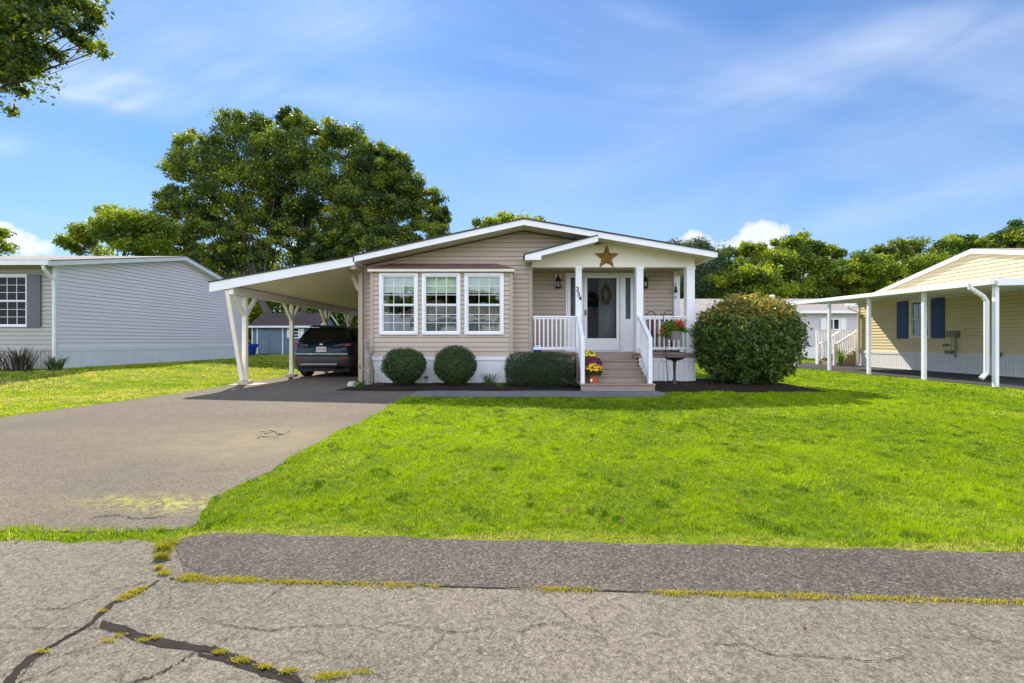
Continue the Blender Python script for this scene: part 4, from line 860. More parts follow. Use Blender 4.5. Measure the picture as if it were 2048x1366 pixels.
def lawn(dens, x0, x1, y0, y1, h, w_, left=False):
    k_ = 11; tx, ty = sample(dens/k_, x0, x1, y0, y1); sp = .42*math.sqrt(k_/dens); tt_ = np.repeat(rng.normal(0, 1, len(tx)), k_); th_ = np.repeat(rng.uniform(.45, 1.3, len(tx)), k_)
    ox = rng.normal(0, 1, len(tx)*k_)*sp; oy = rng.normal(0, 1, len(tx)*k_)*sp; x = np.repeat(tx, k_)+ox; y = np.repeat(ty, k_)+oy; ang = np.arctan2(oy, ox)+rng.normal(0, .6, len(x)); kk = on_lawn(x, y) | ((y < 3) & (y-np.repeat(ty, k_) < 0) & (rng.uniform(0, 1, len(x)) < .5)); x, y, ang, tt_, th_ = x[kk], y[kk], ang[kk], tt_[kk], th_[kk]; n = len(x)
    big = n2(x, y, 1.1, 3); mid = n2(x, y, 3.6, 4); sm = n2(x, y, 14, 5); xs = n2(x, y, 32, 8)
    keep = rng.uniform(0, 1, n) < np.clip(.80+.35*sm+.3*xs+.15*mid, .2, 1); x, y, big, mid, sm, xs, ang, tt_, th_ = (q[keep] for q in (x, y, big, mid, sm, xs, ang, tt_, th_)); n = len(x)
    hh = h*rng.uniform(.45, 1.2, n)*(1+.5*sm+.45*xs+.25*mid)*(1+.1*big); hh = np.clip(hh*th_, h*.25, h*2.2)
    ti = np.clip(.44+.08*rng.normal(0, 1, n)+.13*tt_+.26*big+.22*mid+.16*sm, .0, .74)
    e = y-edge(x); dry = (e < .05+.16*np.clip(n2(x, y, 3.2, 9)*2.2+.45, 0, 1)) & (x > -1.9) & (rng.uniform(0, 1, n) < np.clip(1.1-e*4.5, 0, .92)); ti = np.where(dry, rng.uniform(.82, 1, n), ti); hh = np.where(dry, hh*.6, hh)
    clv = n2(x, y, 8.5, 15)+.5*n2(x, y, 19, 16); ti = np.where(clv > .40, ti-.30, ti); ti = np.clip(ti, 0, 1); patch = (n2(x, y, 2.1, 17) > .36) & (rng.uniform(0, 1, n) < .35); ti = np.where(patch, rng.uniform(.72, .9, n), ti)
    st4 = (x < -1.9) & (y < 2.75); ti = np.where(st4, np.clip(ti+rng.uniform(-.1, .4, n), 0, 1), ti); hh = np.where(st4, hh*1.35, hh)
    straw = rng.uniform(0, 1, n) < .035; ti = np.where(straw, rng.uniform(.8, .98, n), ti)
    if left: ti = np.clip(ti+.20+.42*(n2(x, y*2.2, .9, 12) > -.05)*rng.uniform(0, 1, n), 0, .95)
    z = ghz(x, y); push(blades(np.stack([x, y, z], 1), hh, w_*rng.uniform(.6, 1.3, n), ti, .95, ang))
lawn(23000, -5.4, 6.5, 2.3, 3.4, .026, .0026); lawn(14000, -3, 7.5, 3.4, 4.8, .028, .0034); lawn(7500, -3, 10, 4.8, 6.6, .030, .0048); lawn(3800, -3, 12, 6.6, 9.1, .032, .0068)
lawn(1300, 3, 12, 9.1, 14, .038, .012); lawn(420, 5, 13, 14, 24, .04, .022); lawn(150, 5, 30, 24, 30, .04, .04)
lawn(1500, -14, -7, 5.5, 10, .036, .010, True); lawn(1000, -20, -6.9, 10, 16, .038, .013, True); lawn(350, -15, -6.9, 16, 34, .04, .022, True)
ob = npmesh('lawn_grass', np.concatenate(CO), (np.concatenate(IDX), np.concatenate(SZ)), np.concatenate(TI), M['grass']); tag(ob, 'short bright green mown grass of the lawns', 'grass', kind='stuff')
# weeds in the pavement cracks
CO = []; IDX = []; SZ = []; TI = []; off = 0
M['weed'] = leafmat('crack_weeds', (.18, .21, .012), (.46, .40, .03), (.55, .42, .12), trans=.35, rough=.6, spec=.2)
def tuft(x, y, r, n, h, t0=.4, ry=None):
    px = x+rng.normal(0, 1, n)*r; py = y+rng.normal(0, 1, n)*(ry or r*.35); P = np.stack([px, py, np.full(n, .012)], 1); push(blades(P, h*rng.uniform(.4, 1.2, n), np.full(n, .0028), np.clip(rng.normal(t0, .22, n), 0, 1), 1.3))
for i in range(170):
    x = rng.uniform(-1.6, 3.0); 
    if n2(np.array([x]), np.array([0.]), 4.5, 21)[0] < (-.45 if x > .6 else -.15): continue
    tuft(x, sh_lo(x)-.012, rng.uniform(.012, .05), int(rng.uniform(20, 70)), .012, .66)
for zx, zy, r_, n_, h_ in ((960, 185, .022, 220, .038), (945, 240, .016, 200, .035), (985, 150, .03, 150, .03), (930, 300, .012, 60, .02), (955, 330, .018, 90, .018), (1110, 350, .03, 140, .018), (1085, 365, .02, 60, .014), (1400, 362, .04, 120, .012),
    (830, 418, .012, 60, .012), (790, 437, .02, 90, .012), (745, 462, .02, 90, .012), (705, 485, .012, 50, .010), (605, 550, .01, 40, .01), (250, 790, .012, 60, .01), (690, 695, .014, 40, .008), (630, 725, .016, 40, .008), (915, 710, .01, 60, .010), (840, 722, .012, 40, .009),
    (1285, 797, .012, 80, .012), (1410, 842, .016, 90, .012), (1545, 882, .014, 80, .012), (1695, 905, .015, 90, .012), (1920, 935, .022, 90, .012), (1890, 940, .02, 60, .01), (1990, 925, .015, 50, .01)):
    p = gp(*c1(zx, zy)); tuft(p.x, p.y, r_, n_*2, h_, .40 if h_ > .02 else .62, r_*.5 if h_ > .02 else None)
p = gp(*c2_(60, 912)); tuft(p.x, p.y, .022, 120, .010, .55)
for k in range(28):                                     # straw blown on the driveway
    x = -2.45+rng.normal(0, .28); y = 3.12+rng.normal(0, .05); tuft(x, y, .05, 14, .006, .7)
ob = npmesh('crack_weeds', np.concatenate(CO), (np.concatenate(IDX), np.concatenate(SZ)), np.concatenate(TI), M['weed']); tag(ob, 'yellowish grass tufts sprouting from cracks in the asphalt', 'weeds', kind='stuff')
M['fallen'] = plain('fallen_leaf_red', (.20, .085, .03), .8)
for i, (px, py, lb) in enumerate(((1243, 1044, 'red-brown fallen leaf on the lawn nearest to its dry road edge'), (1476, 1003, 'small red fallen leaf on the lawn, farthest right'), (1136, 1026, 'small brown fallen leaf on the lawn beside a bare patch'), (1610, 1263, 'small reddish leaf lying alone on the road asphalt'))):
    c = gp(px, py, .03 if i < 3 else .012); s_ = .016 if i < 3 else .009; o = MB().add([(c.x-s_, c.y, c.z+.01), (c.x, c.y-s_*.6, c.z+.004), (c.x+s_, c.y, c.z+.012), (c.x, c.y+s_*.6, c.z+.02)], [(0, 1, 2, 3)]).build('fallen_leaf', M['fallen'], None); tag(o, lb, 'leaf', 'fallen leaves')
# ================================================================ VEGETATION
M['oak'] = leafmat('oak_leaves', (.028, .062, .026), (.145, .215, .032), (.46, .42, .03), trans=.42, transcol=(1.8, 1.7, .35))
M['maple'] = leafmat('yellow_green_leaves', (.08, .14, .014), (.24, .31, .02), (.46, .44, .03), trans=.42, transcol=(1.6, 1.6, .5))
M['woods'] = leafmat('wood_edge_leaves', (.035, .075, .014), (.22, .30, .02), (.48, .46, .03), trans=.42, transcol=(1.6, 1.6, .5))
M['pine'] = leafmat('pine_needles', (.03, .06, .03), (.07, .12, .05), (.12, .17, .06), trans=.2)
M['box'] = leafmat('boxwood_leaves', (.014, .036, .008), (.070, .120, .020), (.16, .20, .03), trans=.22, rough=.5)
M['hedge'] = leafmat('yew_hedge_leaves', (.012, .027, .007), (.042, .072, .013), (.07, .10, .02), trans=.15, rough=.55)
M['rhodo'] = leafmat('rhododendron_leaves', (.022, .060, .014), (.125, .195, .028), (.55, .35, .07), trans=.33, rough=.4, spec=.35)
M['lily'] = leafmat('strap_leaves', (.04, .09, .02), (.10, .17, .04), (.2, .2, .06), trans=.3)
M['flowerleaf'] = leafmat('geranium_leaves', (.05, .13, .02), (.16, .27, .04), (.3, .35, .08), trans=.35)
M['reddish'] = leafmat('dusky_grass', (.05, .035, .035), (.10, .085, .06), (.15, .13, .07), trans=.25)
def leaves(C, size, aspect, tint, up=.5, outdir=None, outw=0.0, name='crown', mat=None, parent=None, droop=None):
    n = len(C); nr = rng.normal(0, 1, (n, 3)); nr[:, 2] = nr[:, 2]*.8+up*1.5
    if outdir is not None: nr = nr*(1-outw)+outdir*outw*2
    nr /= np.linalg.norm(nr, axis=1)[:, None]+1e-9; a = rng.normal(0, 1, (n, 3)); a -= nr*(a*nr).sum(1)[:, None]; a /= np.linalg.norm(a, axis=1)[:, None]+1e-9
    b = np.cross(nr, a); s_ = (size*rng.uniform(.6, 1.3, n))[:, None]
    co = np.stack([C-a*s_*.5, C+b*s_*aspect*.5-a*s_*.05+nr*s_*.06, C+a*s_*.5, C-b*s_*aspect*.5-a*s_*.05+nr*s_*.06], 1).reshape(-1, 3)
    return npmesh(name, co, 4, tint, mat, parent)
def tree(name, label, Y, base_px, lobes, nleaf, leaf, mat, bark='bark', group=None, trunk_r=.3, zg=.3, clumps=15, tight=.30, seed=1, dmix=.34, warm=.18, depth=.9, sub=9, cat='tree', fork=.35, aspect=.6, up=.4, flat=.62, X0=None):
    global rng
    rng = np.random.default_rng(seed); rr = random.Random(seed)
    bx = (base_px-1024)*Y/F if X0 is None else X0; root = thing(name, (bx, Y, zg), label, cat, group)
    L = []
    for (px, py, rx, ry) in lobes:
        c = at(px, py, Y+rr.uniform(-1, 1)*rx*Y/F*.5); L.append((np.array(c), np.array([rx*Y/F, (rx+ry)/2*Y/F*depth, ry*Y/F])))
    vol = np.array([l[1][0]*l[1][2] for l in L]); vol = vol/vol.sum(); C = []; T = []; wood = MB()
    crown_c = sum(l[0]*v_ for l, v_ in zip(L, vol)); ztop = max(l[0][2]+l[1][2] for l in L); zbot = min(l[0][2]-l[1][2] for l in L)
    fz = zg+(crown_c[2]-zg)*fork; forkp = Vector((bx+(crown_c[0]-bx)*.25, Y, fz))
    wood.tube([(bx, Y, zg-.2), (bx+.02, Y, zg+(fz-zg)*.5), forkp], [trunk_r*1.25, trunk_r, trunk_r*.85], 10)
    lead = Vector((crown_c[0], Y, crown_c[2]+(ztop-crown_c[2])*.5)); wood.tube([forkp, forkp.lerp(lead, .5)+Vector((rr.uniform(-.3, .3), rr.uniform(-.3, .3), 0)), lead], [trunk_r*.7, trunk_r*.4, trunk_r*.08], 7)
    for (c, r_), v_ in zip(L, vol):
        nc = max(3, int(clumps*len(L)*v_)); d_ = rng.normal(0, 1, (nc, 3)); d_[:, 2] = d_[:, 2]+.25; d_ /= np.linalg.norm(d_, axis=1)[:, None]; cc = c+d_*r_*(rng.uniform(.15, 1, (nc, 1))**(1/2.4))*.92
        cv = Vector(c); midp = forkp.lerp(cv, .55)+Vector((0, 0, .06*(cv-forkp).length)); tr_ = trunk_r*.42*math.sqrt(max(v_, .02)*4)
        wood.tube([forkp, forkp.lerp(midp, .5)+Vector((0, 0, -.02)), midp, cv], [tr_, tr_*.8, tr_*.6, tr_*.25], 6)
        for j in range(min(sub, nc)):
            e = Vector(cc[j]); s0 = midp.lerp(cv, rr.uniform(0, .9)); k_ = s0.lerp(e, .5)+Vector((rr.uniform(-1, 1), rr.uniform(-1, 1), rr.uniform(-.3, .8)))*.08*(e-s0).length
            wood.tube([s0, k_, e], [tr_*.3, tr_*.2, tr_*.06], 4)
        rc = (r_.mean()*tight)*rng.uniform(.6, 1.35, nc); per = int(nleaf*v_/nc)+1; ct = rng.normal(0, 1, nc)
        q = rng.normal(0, 1, (nc, per, 3)); q /= np.linalg.norm(q, axis=2)[:, :, None]; q *= (rng.uniform(0, 1, (nc, per, 1))**.45); q[:, :, 2] *= flat
        P = cc[:, None, :]+q*rc[:, None, None]*1.25
        P += rng.normal(0, 1, P.shape)*leaf*.5
        tt = np.clip(.40+dmix*.8*ct[:, None]+.14*rng.normal(0, 1, (nc, per)), 0, .78); hot = rng.uniform(0, 1, (nc, per)) < warm*2.2/(1+np.exp(-2.2*(ct[:, None]-.3))); tt = np.where(hot, rng.uniform(.78, 1, (nc, per)), tt)
        C.append(P.reshape(-1, 3)); T.append(tt.ravel())
    wood.build('trunk', M[bark], root, smooth=True)
    leaves(np.concatenate(C), leaf, aspect, np.concatenate(T), up=up, name='crown', mat=M[mat], parent=root)
    return root
OG = 'tall oaks behind the carport'
tree('oak_tree', 'tall dark oak with a thick trunk, left part of the big crown behind the carport', 33.5, 548, [(370, 430, 60, 50), (400, 330, 66, 62), (470, 280, 70, 58), (470, 380, 90, 70), (560, 330, 80, 70), (430, 480, 80, 45), (330, 500, 50, 34), (345, 395, 40, 30), (520, 470, 70, 45), (385, 290, 34, 30), (420, 520, 70, 34), (320, 540, 50, 30), (310, 455, 34, 34), (500, 520, 60, 30), (460, 430, 70, 40)], 92000, .19, 'oak', group=OG, trunk_r=.30, seed=11, tight=.20, clumps=40, sub=14)
tree('oak_tree', 'tallest oak whose crown peaks over the middle of the big crown behind the carport', 35.5, 606, [(560, 258, 60, 42), (620, 275, 70, 50), (700, 300, 62, 50), (600, 360, 90, 70), (690, 400, 80, 70), (600, 450, 80, 50), (660, 490, 70, 40), (500, 262, 44, 36), (582, 232, 30, 22), (640, 520, 80, 30), (560, 420, 60, 50)], 92000, .19, 'oak', group=OG, trunk_r=.28, seed=12, tight=.20, clumps=40, sub=14)
tree('oak_tree', 'rounded oak forming the right shoulder of the big crown behind the tan roof', 34.5, 748, [(760, 330, 60, 46), (800, 380, 62, 52), (760, 420, 80, 60), (850, 420, 44, 50), (850, 470, 56, 34), (760, 490, 80, 44), (885, 448, 26, 34), (690, 480, 50, 50), (740, 360, 60, 40), (720, 440, 50, 40)], 92000, .19, 'oak', group=OG, trunk_r=.24, seed=13, tight=.20, clumps=40, sub=14)
tree('maple_tree', 'small yellow-green tree behind the left grey roof', 30, 250, [(250, 465, 66, 44), (180, 485, 50, 30), (300, 480, 60, 46), (225, 440, 36, 26), (150, 480, 30, 16)], 22000, .20, 'maple', group='smaller trees behind the left homes', trunk_r=.2, seed=14, tight=.34, sub=12)
tree('maple_tree', 'light green tree peeking in at the far left edge over the grey roof', 30, -40, [(-30, 490, 46, 40), (-80, 480, 60, 50)], 9000, .2, 'maple', group='smaller trees behind the left homes', trunk_r=.2, seed=15)
tree('understory_tree', 'bright leafy sapling between the left grey house and the blue shed', 36, 480, [(470, 590, 60, 40), (520, 560, 60, 34), (440, 560, 50, 40), (560, 590, 50, 34), (500, 625, 50, 30), (492, 665, 26, 26), (505, 640, 30, 26), (490, 695, 20, 18)], 24000, .22, 'maple', group='undergrowth trees behind the shed', trunk_r=.12, seed=16, warm=.3, tight=.4)
tree('understory_tree', 'dark leafy thicket tree behind the blue shed roof', 40, 600, [(570, 600, 80, 50), (650, 590, 80, 50), (720, 600, 80, 50), (640, 640, 120, 40), (440, 640, 120, 50), (380, 580, 80, 60), (780, 560, 90, 60), (560, 520, 90, 36), (660, 530, 80, 34), (450, 530, 80, 34), (350, 540, 60, 30)], 36000, .3, 'oak', group='undergrowth trees behind the shed', trunk_r=.2, seed=17, warm=.12, tight=.45)
tree('understory_tree', 'yellow-lit leafy tree seen through the carport posts right of the shed', 38, 700, [(700, 625, 30, 26), (660, 620, 26, 20), (725, 600, 30, 26)], 7000, .22, 'maple', group='undergrowth trees behind the shed', trunk_r=.15, seed=18, warm=.4, tight=.4)
tree('maple_tree', 'yellow-green treetop just showing above the ridge of the tan house', 38, 1015, [(1000, 450, 54, 24), (1050, 448, 40, 18), (1020, 475, 90, 34), (975, 445, 26, 14)], 14000, .22, 'maple', trunk_r=.25, seed=19, group='treetops behind the tan house')
RG = 'trees at the edge of the woods on the right'
tree('pine_tree', 'dark pine just right of the tan house roof end', 44, 1370, [(1362, 500, 42, 22), (1385, 530, 60, 50), (1395, 570, 70, 50), (1400, 600, 80, 30), (1410, 495, 20, 10), (1350, 560, 60, 50)], 26000, .28, 'pine', group=RG, trunk_r=.3, seed=21, warm=.02, aspect=.3, tight=.4)
tree('maple_tree', 'bright rounded tree standing behind the big round bush', 44, 1490, [(1470, 520, 46, 32), (1500, 505, 36, 20), (1480, 560, 70, 44), (1540, 540, 60, 40), (1530, 590, 80, 30), (1450, 600, 50, 24)], 36000, .26, 'woods', group=RG, trunk_r=.25, seed=22, warm=.20, dmix=.3, sub=5)
tree('maple_tree', 'broad domed tree with pale bare limbs in the middle of the wood edge', 46, 1598, [(1600, 498, 56, 32), (1560, 520, 50, 36), (1640, 515, 44, 30), (1665, 510, 26, 16), (1600, 550, 80, 40), (1570, 490, 30, 18), (1660, 560, 60, 36), (1610, 590, 90, 26)], 40000, .26, 'woods', 'palebark', group=RG, trunk_r=.3, seed=23, warm=.24, dmix=.3, sub=16)
tree('maple_tree', 'yellowish tree left of the yellow house roof', 42, 1700, [(1700, 545, 44, 34), (1680, 580, 44, 28), (1730, 540, 46, 36), (1720, 585, 70, 28), (1760, 540, 40, 34)], 32000, .25, 'maple', group=RG, trunk_r=.25, seed=24, warm=.3, sub=5)
tree('maple_tree', 'dark green tree rising behind the left slope of the yellow house roof', 47, 1790, [(1785, 508, 40, 26), (1820, 520, 60, 40), (1780, 550, 60, 40), (1850, 500, 40, 22), (1830, 570, 80, 34)], 32000, .24, 'oak', group=RG, trunk_r=.25, seed=25, warm=.10, sub=5)
tree('maple_tree', 'olive green tree behind the peak of the yellow house roof', 45, 1900, [(1900, 505, 50, 32), (1930, 490, 36, 20), (1880, 540, 70, 40), (1960, 520, 60, 40)], 30000, .26, 'woods', group=RG, trunk_r=.25, seed=26, warm=.12, sub=5)
tree('maple_tree', 'tallest green tree at the right edge of the photograph', 44, 2020, [(2010, 480, 40, 24), (2040, 470, 46, 26), (2000, 510, 60, 36), (2070, 500, 70, 50), (2050, 540, 80, 40)], 28000, .24, 'oak', group=RG, trunk_r=.25, seed=27, warm=.22, sub=5)
tree('maple_tree', 'dark tree filling the gap under the wood edge behind the grey mauve home', 52, 1640, [(1560, 610, 120, 50), (1680, 600, 120, 50), (1440, 600, 110, 50), (1800, 600, 120, 60), (1920, 580, 110, 60)], 30000, .36, 'oak', group=RG, trunk_r=.3, seed=28, warm=.05, tight=.5, sub=3)
# overhanging tree, top left
tree('oak_tree', 'near oak branch hanging into the top left corner of the view', 9.0, -500, [(40, 40, 70, 50), (130, 30, 60, 44), (195, 40, 34, 36), (170, 85, 44, 24), (200, 100, 26, 12), (85, 100, 46, 24), (70, 145, 46, 24), (125, 112, 40, 16), (20, 120, 60, 40), (40, 165, 36, 20), (5, 210, 24, 26), (-60, 60, 120, 130), (-200, 0, 180, 160), (60, -50, 160, 60), (-100, -140, 240, 110)], 56000, .085, 'oak', trunk_r=.30, zg=.2, seed=31, tight=.34, clumps=26, warm=.14, sub=22, fork=.45, depth=.8, flat=.8, X0=-15.5)

# trees across the street, mirrored in the front windows
for x_, sd, lb in ((3.5, 61, 'leafy tree behind the left end of the home across the street'), (-6.5, 62, 'leafy tree behind the right end of the home across the street')):
    Yb = -21.0; q = 1024+x_*F/Yb
    tree('maple_tree', lb, Yb, q, [(q-110, 860, 110, 60), (q+60, 880, 120, 60), (q-10, 940, 100, 50), (q+190, 830, 90, 50)], 9000, .4, 'woods', group='trees across the street', trunk_r=.3, zg=0, seed=sd, sub=3, X0=x_)
# ---------------------------------------------------------------- clipped shrubs
def shrub(name, label, c, r, n, leaf, mat, p=2.0, aspect=.55, shell=.6, stems=6, group=None, cat='bush', bump=.05, seed=3, warmtop=0.0, holes=0.0, taper=0.0, loose=0.02, out=.5, dm=.12):
    global rng
    rng = np.random.default_rng(seed); c = np.array(c, float); r = np.array(r, float); root = thing(name, (c[0], c[1], .02), label, cat, group)
    d_ = rng.normal(0, 1, (n, 3)); d_ /= np.linalg.norm(d_, axis=1)[:, None]
    k_ = (np.abs(d_)**p).sum(1)**(-1/p); s_ = k_[:, None]*d_
    th = np.arctan2(d_[:, 1], d_[:, 0]); lump = bump*(n2(th*2.0+7, d_[:, 2]*3.5, 2.1, seed)+.7*n2(th*6, d_[:, 2]*9, 1.7, seed+1))
    rad = (1-(1-shell)*rng.uniform(0, 1, n)**1.6)*(1+lump)+rng.normal(0, 1, n)*loose
    P = c+s_*r*rad[:, None]
    if taper: f = np.clip((c[2]-P[:, 2])/r[2], 0, 1); P[:, :2] = c[:2]+(P[:, :2]-c[:2])*(1-taper*f[:, None]**1.5)
    keep = P[:, 2] > .04
    if holes: keep &= ~((n2(th*3, P[:, 2]*5, 2.3, seed+5) > .18) & (P[:, 2] < c[2]-r[2]*.35) & (rng.uniform(0, 1, n) < holes))
    P = P[keep]; s_ = s_[keep]; n = len(P); cl = n2(P[:, 0]*9, P[:, 2]*9+P[:, 1]*7, 1.0, seed+2)
    tt = np.clip(.38+dm*rng.normal(0, 1, n)+.12*cl, 0, .78)
    if warmtop: hot = (rng.uniform(0, 1, n) < warmtop*np.clip((P[:, 2]-c[2]-.25*r[2])/r[2]*1.6+.25*cl, 0, 1)) | (rng.uniform(0, 1, n) < .03); tt = np.where(hot, rng.uniform(.75, 1, n), tt)
    mb = MB(); rr = random.Random(seed)
    for i in range(stems):
        a = rr.uniform(0, 6.28); e = Vector((c[0]+math.cos(a)*r[0]*.5, c[1]+math.sin(a)*r[1]*.5, c[2]+rr.uniform(-.1, .4)*r[2])); b = Vector((c[0]+math.cos(a)*r[0]*.16, c[1]+math.sin(a)*r[1]*.16, .0))
        mb.tube([b, b.lerp(e, .5)+Vector((rr.uniform(-.05, .05), 0, 0)), e], [.022*r[2]/.5, .016*r[2]/.5, .006], 5)
    mb.build('stem', M['bark'], root)
    leaves(P, leaf, aspect, tt, up=.25, outdir=s_/np.linalg.norm(s_, axis=1)[:, None], outw=out, name='foliage', mat=M[mat], parent=root)
    return root
shrub('boxwood_bush', 'rounded boxwood bush with a flatter top, left one below the bay window', (-2.60, 10.85, .50), (.50, .44, .44), 30000, .034, 'box', p=2.7, loose=.04, bump=.075, dm=.2, group='clipped boxwoods below the bay window', seed=41, taper=.5, holes=.8)
shrub('boxwood_bush', 'ball-shaped boxwood bush in the middle, below the bay window', (-1.37, 10.85, .53), (.51, .46, .485), 32000, .034, 'box', p=2.1, loose=.035, bump=.06, dm=.2, group='clipped boxwoods below the bay window', seed=42, taper=.25, holes=.3)
shrub('hedge', 'low dark rectangular clipped hedge left of the front steps', (.66, 10.72, .42), (.80, .42, .44), 46000, .030, 'hedge', p=4.6, seed=43, bump=.045, stems=2, dm=.2, loose=.03, shell=.45, cat='hedge')
shrub('rhododendron_bush', 'very large round rhododendron bush with reddish-yellow top right of the porch', (5.86, 11.25, 1.12), (1.21, 1.10, 1.11), 34000, .115, 'rhodo', p=2.35, aspect=.36, shell=.5, stems=14, seed=44, bump=.12, warmtop=.8, loose=.035, out=.35, dm=.2, holes=.75, taper=.12)
# strap-leaved clump and weeds
def strap(name, label, c, n, h, w_, spread, mat='lily', seed=1, cat='plant', group=None, up=1.0):
    rr = random.Random(seed); root = MB()
    for i in range(n):
        a = rr.uniform(0, 6.28); b = Vector(c)+Vector((math.cos(a), math.sin(a)*.6, 0))*rr.uniform(0, spread*.35); L = h*rr.uniform(.6, 1.15); o = Vector((math.cos(a), math.sin(a), 0))*L*rr.uniform(.15, .75)/up; s_ = Vector((-math.sin(a), math.cos(a), 0)); prev = None
        for k in range(6):
            f = k/5; p = b+o*f**1.6+Vector((0, 0, L*(f-.28*f**3*rr.uniform(.6, 1.3)))); ww = w_*(1-f**2)*.5+.0008
            q = (p-s_*ww, p+s_*ww)
            if prev: root.quad(prev[0], prev[1], q[1], q[0])
            prev = q
    o = root.build(name, M[mat], None, recalc=False)
    a_ = o.data.attributes.new('tint', 'FLOAT', 'FACE'); nf = len(o.data.polygons); tt = np.repeat(np.random.default_rng(seed).uniform(.1, .8, n), 5)[:nf]; a_.data.foreach_set('value', tt.astype(np.float32))
    return tag(o, label, cat, group)
strap('daylily', 'strap-leaved daylily clump between the boxwood ball and the clipped hedge', (-.55, 10.9, .05), 60, .42, .022, .5, seed=3)
strap('low_plant', 'low leafy clump at the foot of the hedge left end', (-.28, 10.45, .05), 50, .15, .02, .5, seed=4)
strap('low_plant', 'small green weed clump at the left end of the mulch bed', (-3.55, 10.5, .05), 60, .20, .02, .45, seed=5)
strap('low_plant', 'brownish weed beside the left boxwood', (-3.15, 10.55, .05), 40, .18, .016, .4, 'reddish', seed=6)
strap('ornamental_grass', 'dusky ornamental grass clump below the left house window', (-13.9, 12.7, .3), 150, .85, .022, 1.1, 'reddish', seed=7, up=1.3)
strap('ornamental_grass', 'dusky ornamental grass clump cut by the left edge of the photograph', (-14.6, 12.6, .3), 120, .75, .022, 1.0, 'reddish', seed=8, up=1.2)
strap('low_plant', 'green leafy plant by the left house downspout', (-12.95, 12.75, .3), 60, .5, .05, .5, seed=9)
strap('low_plant', 'tall thin weed growing beside the white back steps on the right', (14.9, 20.4, 0), 40, 1.0, .05, .3, 'flowerleaf', seed=10, up=2)
# mums
def blob_flower(name, label, c, r, leafm, col, n_leaf, n_fl, fs, pot=None, group='potted mums on the steps', seed=5):
    global rng
    rng = np.random.default_rng(seed); root = thing(name, (c[0], c[1], c[2]), label, 'flower pot', group); C = Vector(c); k = pot['h']
    MB().lathe(C, [(pot['r']*.72, 0), (pot['r']*.98, k*.82), (pot['r']*1.08, k*.82), (pot['r']*1.08, k), (pot['r']*.9, k), (pot['r']*.85, k*.8)], 18).build('pot', M[pot['m']], root, smooth=False)
    cc = np.array([C.x, C.y, C.z+k+r*.42]); d_ = rng.normal(0, 1, (n_leaf, 3)); d_ /= np.linalg.norm(d_, axis=1)[:, None]; P = cc+d_*np.array([r, r, r*.72])*(rng.uniform(.3, 1, (n_leaf, 1))**.5); P = P[P[:, 2] > C.z+k*.75]
    leaves(P, .034, .6, rng.uniform(.1, .7, len(P)), outdir=(P-cc)/r, outw=.4, name='foliage', mat=M[leafm], parent=root)
    d_ = rng.normal(0, 1, (n_fl, 3)); d_[:, 2] = np.abs(d_[:, 2])*1.1+.05; d_[:, 1] -= .35; d_ /= np.linalg.norm(d_, axis=1)[:, None]; P = cc+d_*np.array([r, r, r*.74])*1.02
    mb = MB()
    for p, nn in zip(P, d_):
        nn = Vector(nn); u = nn.orthogonal().normalized(); v_ = nn.cross(u); p = Vector(p); s_ = fs*random.uniform(.7, 1.2)
        mb.add([p+nn*s_*.35]+[p+(u*math.cos(a)+v_*math.sin(a))*s_*(1 if j % 2 else .78) for j, a in enumerate([q*math.pi/5 for q in range(10)])], [(0, 1+j, 1+(j+1) % 10) for j in range(10)])
    mb.build('flowers', M[col], root, recalc=False); return root
M['f_yel'] = paint('golden_petals', (.75, .38, .01), .6, .25, 40); M['f_lem'] = paint('lemon_petals', (.72, .58, .03), .6, .2, 40); M['f_bur'] = paint('burgundy_petals', (.13, .012, .035), .6, .4, 40); M['f_red'] = paint('red_petals', (.55, .06, .02), .6, .3, 40)
blob_flower('potted_mum', 'golden orange mum in a terracotta pot on the lowest step', (1.87, 10.32, .165), .21, 'box', 'f_yel', 2600, 90, .026, dict(r=.115, h=.2, m='terracotta'), seed=51)
blob_flower('potted_mum', 'dark burgundy mum on the second step, behind the golden one', (1.90, 10.63, .33), .225, 'hedge', 'f_bur', 2600, 190, .026, dict(r=.11, h=.17, m='terracotta'), seed=52)
blob_flower('potted_mum', 'lemon yellow mum on the upper step nearest the left post', (1.86, 10.96, .495), .18, 'box', 'f_lem', 2000, 110, .024, dict(r=.10, h=.19, m='terracotta'), seed=53)
o = MB().box(1.775, 1.82, 10.19, 10.192, .21, .27).build('plant_tag', M['plastic_white'], None); tag(o, 'tiny white tag standing against the terracotta pot', 'plant tag')
# hanging basket + shepherd hook
hy = 11.0; pb_, pt = at(1336, 768, hy), at(1327, 632, hy)
hk = MB(); h1 = at(1329, 625, hy); h2 = at(1336, 621, hy); h3 = at(1344, 622, hy); h4 = at(1348, 628, hy); h5 = at(1346.5, 631, hy)
hk.tube([pb_-Vector((0, 0, .05)), pb_.lerp(pt, .5), pt, h1, h2, h3, h4, h5], .009, 6); hk.tube([at(1330, 700, hy), at(1322, 722, hy), at(1334, 726, hy)], .005, 4)
o = hk.build('shepherd_hook', M['darkmetal'], None, smooth=True); tag(o, 'thin black shepherd hook standing in the mulch in front of the porch', 'plant hook')
bc_ = at(1348, 679.5, hy); hb = thing('hanging_basket', bc_, 'hanging basket of red flowers and light green leaves on the black hook', 'hanging basket')
MB().lathe(bc_, [(.115, 0), (.165, .19), (.178, .19), (.178, .21), (.15, .21)], 18).build('pot', M['clay'], hb)
mb = MB()
for a in (0, 2.1, 4.2): mb.tube([bc_+Vector((.16*math.cos(a), .16*math.sin(a), .2)), h5+Vector((0, 0, -.03))], .003, 4)
mb.build('hanger_wires', M['darkmetal'], hb)
